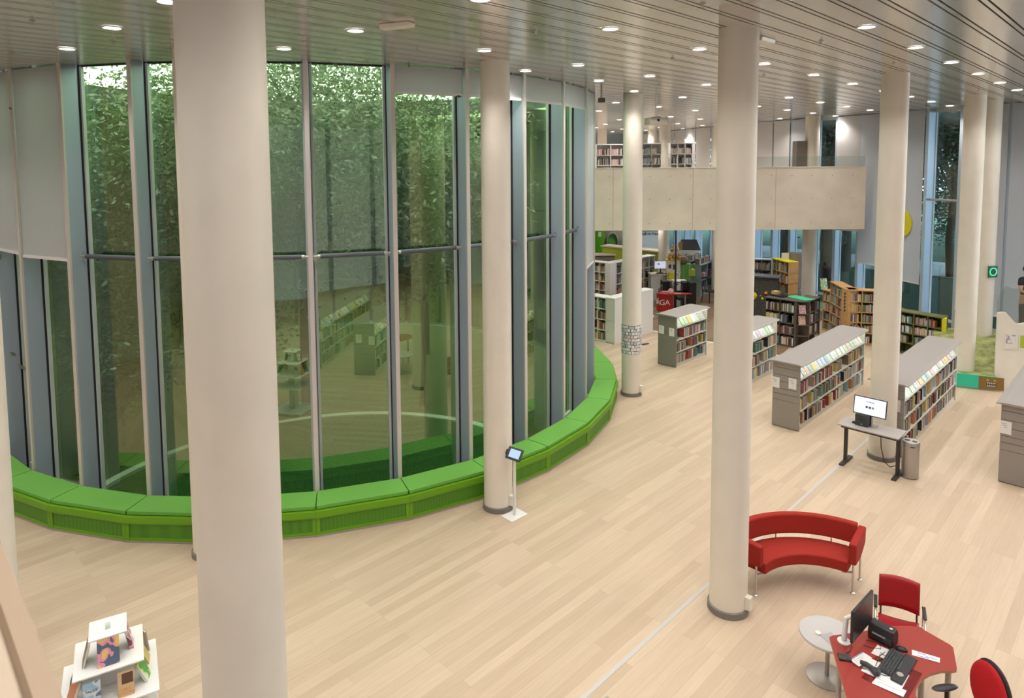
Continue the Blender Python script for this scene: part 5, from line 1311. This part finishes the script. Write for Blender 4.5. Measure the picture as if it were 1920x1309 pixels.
small('bowl', 'white bowl with pink contents on the red information desk', 'bowl', 1260.5, 23.5, .766, [('bowl', 'white', lambda b: b.lathe([(.06, 0), (.10, .12), (.095, .12)], 16)), ('contents', BM['pink'], lambda b: b.lathe([(.09, .10), (.05, .17)], 10))])
small('leaflet', 'pale green leaflet on the red information desk', 'leaflet', 1273, 23.45, .766, [('sheet', dict(COVERS)['pale green'], lambda b: b.box(-.12, .12, -.06, .06, 0, .003))])
small('bottle', 'small dark pump bottle at the left end of the information desk', 'bottle', 1238.5, 23.7, .766, [('body', 'dark', lambda b: b.lathe([(.03, 0), (.03, .12), (.012, .14), (.012, .17)], 12)), ('cap', 'white', lambda b: b.lathe([(.015, .17), (.015, .20)], 10))])
small('bottle', 'small white bottle second from the left on the information desk', 'bottle', 1243, 23.75, .766, [('body', 'dark', lambda b: b.lathe([(.03, 0), (.03, .16), (.012, .18), (.012, .22)], 12)), ('cap', 'white', lambda b: b.lathe([(.015, .22), (.015, .25)], 10))])
small('red_papers', 'red and pink papers on the information desk', 'papers', 1252, 23.7, .766, [('sheet', BM['pink'], lambda b: b.box(-.2, .14, -.06, .06, 0, .02))])
small('office_chair', 'black office chair behind the red information desk', 'office chair', 1285, 24.15, 0, [('seat', 'black', lambda b: b.box(-.25, .25, -.22, .25, .42, .52)), ('backrest', 'black', lambda b: b.box(.18, .26, -.25, .25, .5, 1.05)), ('armrest', 'black', lambda b: b.box(-.2, .2, .25, .31, .62, .68)), ('post', 'black', lambda b: b.tube([(0, 0, .05), (0, 0, .42)], .03, 8)), ('base', 'black', lambda b: [b.tube([(0, 0, .08), (.3 * math.cos(k * 1.257), .3 * math.sin(k * 1.257), .04)], .02, 6) for k in range(5)])])
small('black_cabinet', 'black cabinet behind the information desk chair', 'cabinet', 1296, 24.5, 0, [('body', 'black', lambda b: b.box(-.28, .22, -.1, .3, 0, .98))])
small('white_cabinet', 'low white cabinet with a fan on it, behind the information desk', 'cabinet', 1276, 24.9, 0, [('body', 'white', lambda b: b.box(-.22, .24, -.2, .2, 0, .95)), ('top', 'white', lambda b: b.box(-.24, .26, -.22, .22, .95, .98)), ('slot', 'dark', lambda b: b.box(-.16, -.08, -.205, -.2, .84, .89))])
t = small('fan', 'small white desk fan on the low white cabinet', 'fan', 1270.5, 24.85, .981, [('base', 'white', lambda b: b.lathe([(.10, 0), (.09, .03), (.02, .05), (.018, .2)], 16)), ('hub', 'white', lambda b: b.lathe([(.05, .27), (.05, .31)], 12, (0, 0)))])
b = MB()
for rr_ in (.07, .11, .15): b.tube([(rr_ * math.cos(2 * PI * k / 24), -.05, .30 + rr_ * math.sin(2 * PI * k / 24)) for k in range(25)], .004, 5)
for k in range(12): b.tube([(0, -.06, .30), (.15 * math.cos(2 * PI * k / 12), -.05, .30 + .15 * math.sin(2 * PI * k / 12))], .003, 4)
b.build('guard', 'white', t)
b = MB()
for k in range(4):
    a = k * PI / 2; b.add([(0, -.03, .3), (.12 * math.cos(a), -.02, .3 + .12 * math.sin(a)), (.12 * math.cos(a + .7), -.04, .3 + .12 * math.sin(a + .7))], [(0, 1, 2)])
b.build('blade', 'bluegrey', t)
small('waste_basket', 'round grey waste bin left of the fan under the balcony', 'bin', 1261, 25.4, 0, [('body', 'steel', lambda b: b.lathe([(.14, 0), (.17, .9), (.16, .9)], 20))])
small('computer', 'black computer tower beside the high white desk', 'computer', 1249, 25.0, 0, [('body', 'black', lambda b: b.box(-.12, .14, -.2, .2, 0, .95))])
small('wire_basket', 'pale round wire basket standing on the brown floor beside the short bookcase', 'basket', 1217, 21.9, .009, [('body', 'white', lambda b: b.lathe([(.13, 0), (.15, .25), (.20, .32), (.20, .34), (.14, .33)], 24)), ('contents', BM['pink'], lambda b: b.lathe([(.14, .30), (.03, .34)], 12))])
# toy stands
t = empty('toy_shelf', (pxX(1263, 26.0), 26.0, 0), 0, 'tall cream shelf with tan soft toys, left of the black pole', 'shelf')
b = MB(); b.box(-.22, .30, 0, .3, 0, 1.55); b.build('body', 'cream', t); b = MB(); b.box(-.24, .32, -.02, .32, 1.55, 1.58); b.build('top', 'limeyellow', t); b = MB(); b.box(-.15, -.05, -.01, 0, 1.25, 1.4); b.box(.02, .1, -.01, 0, 1.2, 1.4); b.build('hole', 'dark', t); b = MB(); b.box(-.16, .14, -.14, 0, .85, 1.1); b.build('yellow_box', 'yellow', t)
rr = random.Random(12)
for k in range(7):
    tcol = rr.choice(('birch', 'orange', 'cream')); x, y, z, r = pxX(1258 + 3.0 * k, 26.0), 26.1 + rr.uniform(-.1, .1), 1.66 + .16 * (k % 3), .085
    b = MB(); b.lathe([(r * math.sin(PI * j / 8), r * math.cos(PI * j / 8)) for j in range(9)], 12, cap=False); b.lathe([(r * .6 * math.sin(PI * j / 6), r * 1.3 + r * .6 * math.cos(PI * j / 6)) for j in range(7)], 10, cap=False)
    o = b.build('soft_toy', tcol, loc=(x, y, z), smooth=True); tag(o, 'tan soft toy piled on the tall cream toy shelf', 'soft toy', 'soft toys on the cream shelf')
small('play_tower', 'green and yellow play furniture behind the fan', 'play furniture', 1290, 26.3, 0, [('body', 'green', lambda b: b.box(-.35, .20, 0, .4, 0, 1.35)), ('shelf', 'limeyellow', lambda b: b.box(.05, .32, -.06, .3, .9, 1.15)), ('ball', BM['brown'], lambda b: b.lathe([(.0, 1.33), (.17, 1.40), (.2, 1.52), (.16, 1.64), (0, 1.68)], 16, (-.1, .1))), ('frame', 'bluegrey', lambda b: [b.tube([(x, -.05, 0), (x, -.05, 1.35)], .015, 6) for x in (-.15, .08)])])
t = empty('house_shelf', (pxX(1288, 28.5), 28.5, 0), -.12, 'white house shaped shelf with a dark roof, far under the balcony', 'shelf')
b = MB(); b.box(-.45, .55, 0, .6, 0, 1.62); b.build('body', 'white', t); b = MB(); b.add([(-.35, 0, 1.62), (.62, 0, 1.62), (.62, .6, 1.62), (-.35, .6, 1.62), (-.15, .3, 2.05), (.48, .3, 2.05)], [(0, 1, 5, 4), (2, 3, 4, 5), (0, 4, 3), (1, 2, 5), (0, 3, 2, 1)]); b.build('roof', 'dark', t)
b = MB(); b.add([(-.45, -.01, 1.62), (-.15, -.01, 1.62), (-.15, -.01, 2.0), (-.3, -.01, 1.98)], [(0, 1, 2, 3)]); b.build('gable', 'birch', t)
b = MB(); [b.box(x, x + .05, -.005, 0, z, z + .05) for x, z in ((-.25, 1.35), (0, 1.42), (.2, 1.3), (.35, 1.4), (.42, 1.25), (-.1, 1.2))]; b.build('holes', 'dark', t)
for i, (pa, Ya, pb, Yb) in enumerate(((1297, 27.6, 1322, 28.4), (1317, 26.6, 1341, 27.8))):
    seg_shelf((pxX(pa, Ya), Ya), (pxX(pb, Yb), Yb), 1.28, .4, 2, 2, 'bluegrey', ['grey browsing shelf with books on top, right of the play furniture', 'grey browsing shelf nearest the column by the sofa'][i], 'the grey browsing shelf', 60 + i, fill=.9, hmax=.3)
    rr = random.Random(70 + i)
    d = Vector((pxX(pb, Yb) - pxX(pa, Ya), Yb - Ya, 0)); base_ = Matrix.Translation((pxX(pa, Ya), Ya, 1.281)) @ Matrix.Rotation(math.atan2(d.y, d.x), 4, 'Z')
    fill_row(base_, .02, d.length - .02, .08, 0, .26, 'the grey browsing shelves', 'open top', 'books on the grey browsing shelves', rr, low=True, fill=.9)
# black wooden chair far off
t = empty('chair', (pxX(1334, 25.6), 25.6, 0), .5, 'black spindle chair on the brown floor, left of the column by the sofa', 'chair')
b = MB(); b.box(-.2, .2, -.2, .2, .42, .46); b.build('seat', 'black', t)
for x, y in ((-.17, -.17), (.17, -.17), (-.17, .17), (.17, .17)): b = MB(); b.tube([(x * 1.2, y * 1.2, 0), (x, y, .42)], .018, 6); b.build('leg', 'black', t)
b = MB(); [b.tube([(x, .18, .46), (x * 1.1, .24, .9)], .01, 5) for x in (-.18, -.09, 0, .09, .18)]; b.box(-.21, .21, .225, .25, .88, .95); b.build('backrest', 'black', t)
# small sunglasses of objects on the floor near the short bookcase
b = MB(); b.box(-.12, .12, -.03, .03, 0, .03); p = P(1210, 646, 0); t = b.build('floor_outlet', 'dark', loc=(p.x, p.y, 0), rz=.5); tag(t, 'dark floor outlet lid between the card column and the short bookcase', 'outlet')
# parapet beside the camera
b = MB()
A_, B_ = Vector((-.765, 1.081)), Vector((-1.044, 1.368)); dv = (B_ - A_).normalized(); nn_ = Vector((-dv.y, dv.x))
if nn_.x > 0: nn_ = -nn_
s0, s1 = A_ - dv * 1.6, B_ + dv * 1.2
poly = [s0, s1, s1 + nn_ * .036, s0 + nn_ * .036]
b.prism([tuple(p) for p in poly], 4.44, 4.50); struct(b, 'trim_5', 'birch' if False else mat('oiled oak cap', (.44, .33, .235), .7))
b = MB(); poly = [s0 + nn_ * .036, s1 + nn_ * .036, s1 + nn_ * .5, s0 + nn_ * .5]
b.prism([tuple(p) for p in poly], 3.3, 4.44); struct(b, 'wall_parapet', mat('plastered parapet', (.64, .53, .41), .8))
# floor mounted person -----------------------------------------------------------------
def person(loc, rz):
    t = empty('person', loc, rz, 'person in a black t-shirt behind the wavy clear panel, holding a yellow toy', 'person')
    J = {}
    pts = [('pelvis', (0, 0, .95), .135), ('waist', (0, 0, 1.08), .125), ('chest', (0, .0, 1.28), .155), ('neckb', (0, 0, 1.47), .075), ('neck', (0, -.01, 1.54), .055), ('head', (0, -.02, 1.63), .085), ('crown', (0, -.02, 1.72), .075),
           ('shL', (-.16, 0, 1.43), .065), ('shR', (.16, 0, 1.43), .065), ('elL', (-.235, -.06, 1.16), .045), ('elR', (.235, -.06, 1.16), .045), ('wrL', (-.06, -.27, 1.12), .03), ('wrR', (.10, -.28, 1.10), .03),
           ('hipL', (-.09, 0, .90), .095), ('hipR', (.09, 0, .90), .095), ('knL', (-.10, -.01, .50), .06), ('knR', (.10, -.01, .50), .06), ('anL', (-.11, .02, .09), .042), ('anR', (.11, .02, .09), .042), ('toL', (-.12, -.13, .04), .04), ('toR', (.12, -.13, .04), .04)]
    idx = {n: i for i, (n, _, _) in enumerate(pts)}
    ed = [('pelvis', 'waist'), ('waist', 'chest'), ('chest', 'neckb'), ('neckb', 'neck'), ('neck', 'head'), ('head', 'crown'), ('chest', 'shL'), ('chest', 'shR'), ('shL', 'elL'), ('elL', 'wrL'), ('shR', 'elR'), ('elR', 'wrR'), ('pelvis', 'hipL'), ('pelvis', 'hipR'), ('hipL', 'knL'), ('knL', 'anL'), ('anL', 'toL'), ('hipR', 'knR'), ('knR', 'anR'), ('anR', 'toR')]
    me = bpy.data.meshes.new('body'); me.from_pydata([p for _, p, _ in pts], [(idx[a], idx[b_]) for a, b_ in ed], [])
    o = bpy.data.objects.new('body', me); COL.objects.link(o); o.parent = t
    sk = o.modifiers.new('skin', 'SKIN'); sd = me.skin_vertices[0].data
    for i, (_, _, r) in enumerate(pts): sd[i].radius = (r, r * .85)
    sd[0].use_root = True
    ss = o.modifiers.new('sub', 'SUBSURF'); ss.levels = 2; ss.render_levels = 2; me.materials.append(M['skin'])
    # clothes follow the same skeleton, a little thicker
    def cloth(name, names, edges, grow, mm, over=None):
        me = bpy.data.meshes.new(name); ii = {n: k for k, n in enumerate(names)}
        pos = {n: p for n, p, _ in pts}; rad = {n: r for n, _, r in pts}
        if over: pos.update({k_: v_[0] for k_, v_ in over.items()}); rad.update({k_: v_[1] for k_, v_ in over.items()})
        me.from_pydata([pos[n] for n in names], [(ii[a], ii[b_]) for a, b_ in edges], [])
        o = bpy.data.objects.new(name, me); COL.objects.link(o); o.parent = t
        o.modifiers.new('skin', 'SKIN'); sd = me.skin_vertices[0].data
        for k, n in enumerate(names): sd[k].radius = (rad[n] + grow, rad[n] * .85 + grow)
        sd[0].use_root = True; ss = o.modifiers.new('sub', 'SUBSURF'); ss.levels = 2; ss.render_levels = 2; me.materials.append(M[mm])
    cloth('t_shirt', ['waist', 'chest', 'neckb', 'shL', 'shR', 'slL', 'slR', 'hem'], [('waist', 'chest'), ('chest', 'neckb'), ('chest', 'shL'), ('chest', 'shR'), ('shL', 'slL'), ('shR', 'slR'), ('waist', 'hem')], .014, 'shirt', {'slL': ((-.205, -.035, 1.27), .055), 'slR': ((.205, -.035, 1.27), .055), 'hem': ((0, 0, .93), .135)})
    cloth('trousers', ['top', 'pelvis', 'hipL', 'hipR', 'knL', 'knR', 'anL', 'anR'], [('top', 'pelvis'), ('pelvis', 'hipL'), ('pelvis', 'hipR'), ('hipL', 'knL'), ('knL', 'anL'), ('hipR', 'knR'), ('knR', 'anR')], .012, 'dark', {'top': ((0, 0, 1.04), .118), 'pelvis': ((0, 0, .94), .125)})
    b = MB(); b.grid(lambda u_, v_: (.095 * math.cos(u_ * 2 * PI) * math.sin(v_ * PI * .62), -.0 + .105 * math.sin(u_ * 2 * PI) * math.sin(v_ * PI * .62), 1.67 + .115 * math.cos(v_ * PI * .62)), 20, 8); b.build('hair', 'hair', t, smooth=True)
    b = MB(); b.tube([(0, -.105, 1.64), (0, -.125, 1.615), (0, -.105, 1.61)], [.008, .014, .01], 8)
    for s in (-1, 1): b.tube([(s * .085, -.01, 1.66), (s * .095, 0, 1.635), (s * .085, .0, 1.61)], [.01, .016, .01], 6)
    b.build('nose_and_ears', 'skin', t, smooth=True)
    b = MB()
    for s in (-1, 1): b.lathe([(.009 * math.sin(PI * k / 6), .009 * math.cos(PI * k / 6)) for k in range(7)], 8, (s * .032, -.094), cap=False)
    b.v = [(x, y, z + 1.655) for x, y, z in b.v]; b.build('eyes', 'ink', t)
    b = MB(); b.tube([(-.02, -.098, 1.58), (0, -.102, 1.577), (.02, -.098, 1.58)], .004, 6); b.build('mouth', BM['pink'], t)
    for s, w_, e in ((-1, Vector((-.06, -.27, 1.12)), Vector((.02, -.33, 1.115))), (1, Vector((.10, -.28, 1.10)), Vector((.03, -.345, 1.09)))):
        d_ = (e - w_).normalized(); side = Vector((0, 0, 1)).cross(d_).normalized(); b = MB()
        b.tube([w_ - d_ * .01, w_ + d_ * .045, w_ + d_ * .075], [.026, .034, .030], 8)
        for f in range(4):
            off = Vector((0, 0, 1)) * (.027 - .018 * f); L4 = (.062, .072, .068, .052)[f]; p0 = w_ + d_ * .07 + off; p1 = p0 + d_ * L4 * .55 + side * .004 * s; p2 = p1 + d_ * L4 * .3 + side * s * .028
            b.tube([p0, p1, p2], [.009, .008, .006], 6)
        p0 = w_ + d_ * .03 + Vector((0, 0, .03)); b.tube([p0, p0 + d_ * .03 + Vector((0, 0, .02)), p0 + d_ * .06 + side * s * .02 + Vector((0, 0, .015))], [.011, .010, .007], 6)
        b.build('hand', 'skin', t, smooth=True)
    return t
person((pxX(1936, 16.0), 16.0, 1.10), .15)
t = empty('toy', (pxX(1936, 16.0) - .0, 15.66, 2.16), .3, 'small yellow toy held by the person behind the clear panel', 'toy')
b = MB(); b.tube([(-.12, 0, .03), (-.03, 0, .0), (.06, 0, .0)], [.015, .03, .02], 10); b.tube([(-.03, 0, 0), (-.06, 0, -.09)], [.018, .014], 8); b.build('body', 'yellow', t, smooth=True)
#@@REST
# ------------------------------------------------------------------ books become objects: the 300 largest in view one by one, the others as one mass
BOOKS.sort(key=lambda t: -t[0])
for (pr_, m4, (w, d, h), col, label, group, disp) in BOOKS[:300]:
    o = bpy.data.objects.new('book', book_mesh(col)); COL.objects.link(o)
    o.matrix_world = m4 @ Matrix.Diagonal((w, d, h, 1))
    tag(o, label, 'book', group)
b = MB(); names = [n for n, _ in BOOKC] + [n for n, _ in COVERS]
mats_ = [BM[n] for n, _ in BOOKC] + [c for _, c in COVERS] + [M['page']]
for (pr_, m4, (w, d, h), col, label, group, disp) in BOOKS[300:]:
    mi = names.index(col)
    vs = [m4 @ Vector((x, y, z)) for z in (0, h) for y in (0, d) for x in (0, w)]
    b.add(vs, [(0, 2, 3, 1), (0, 1, 5, 4), (2, 6, 7, 3), (0, 4, 6, 2), (1, 3, 7, 5)], mi)
    vs = [m4 @ Vector(q) for q in ((0, 0, h), (w, 0, h), (w, d, h), (0, d, h))]
    b.add(vs, [(0, 1, 2, 3)], mi if w < .01 else len(mats_) - 1)
tag(b.build('books', mats_), 'remaining smaller books filling the shelves across the library', 'books', kind='stuff')
print('books', len(BOOKS))
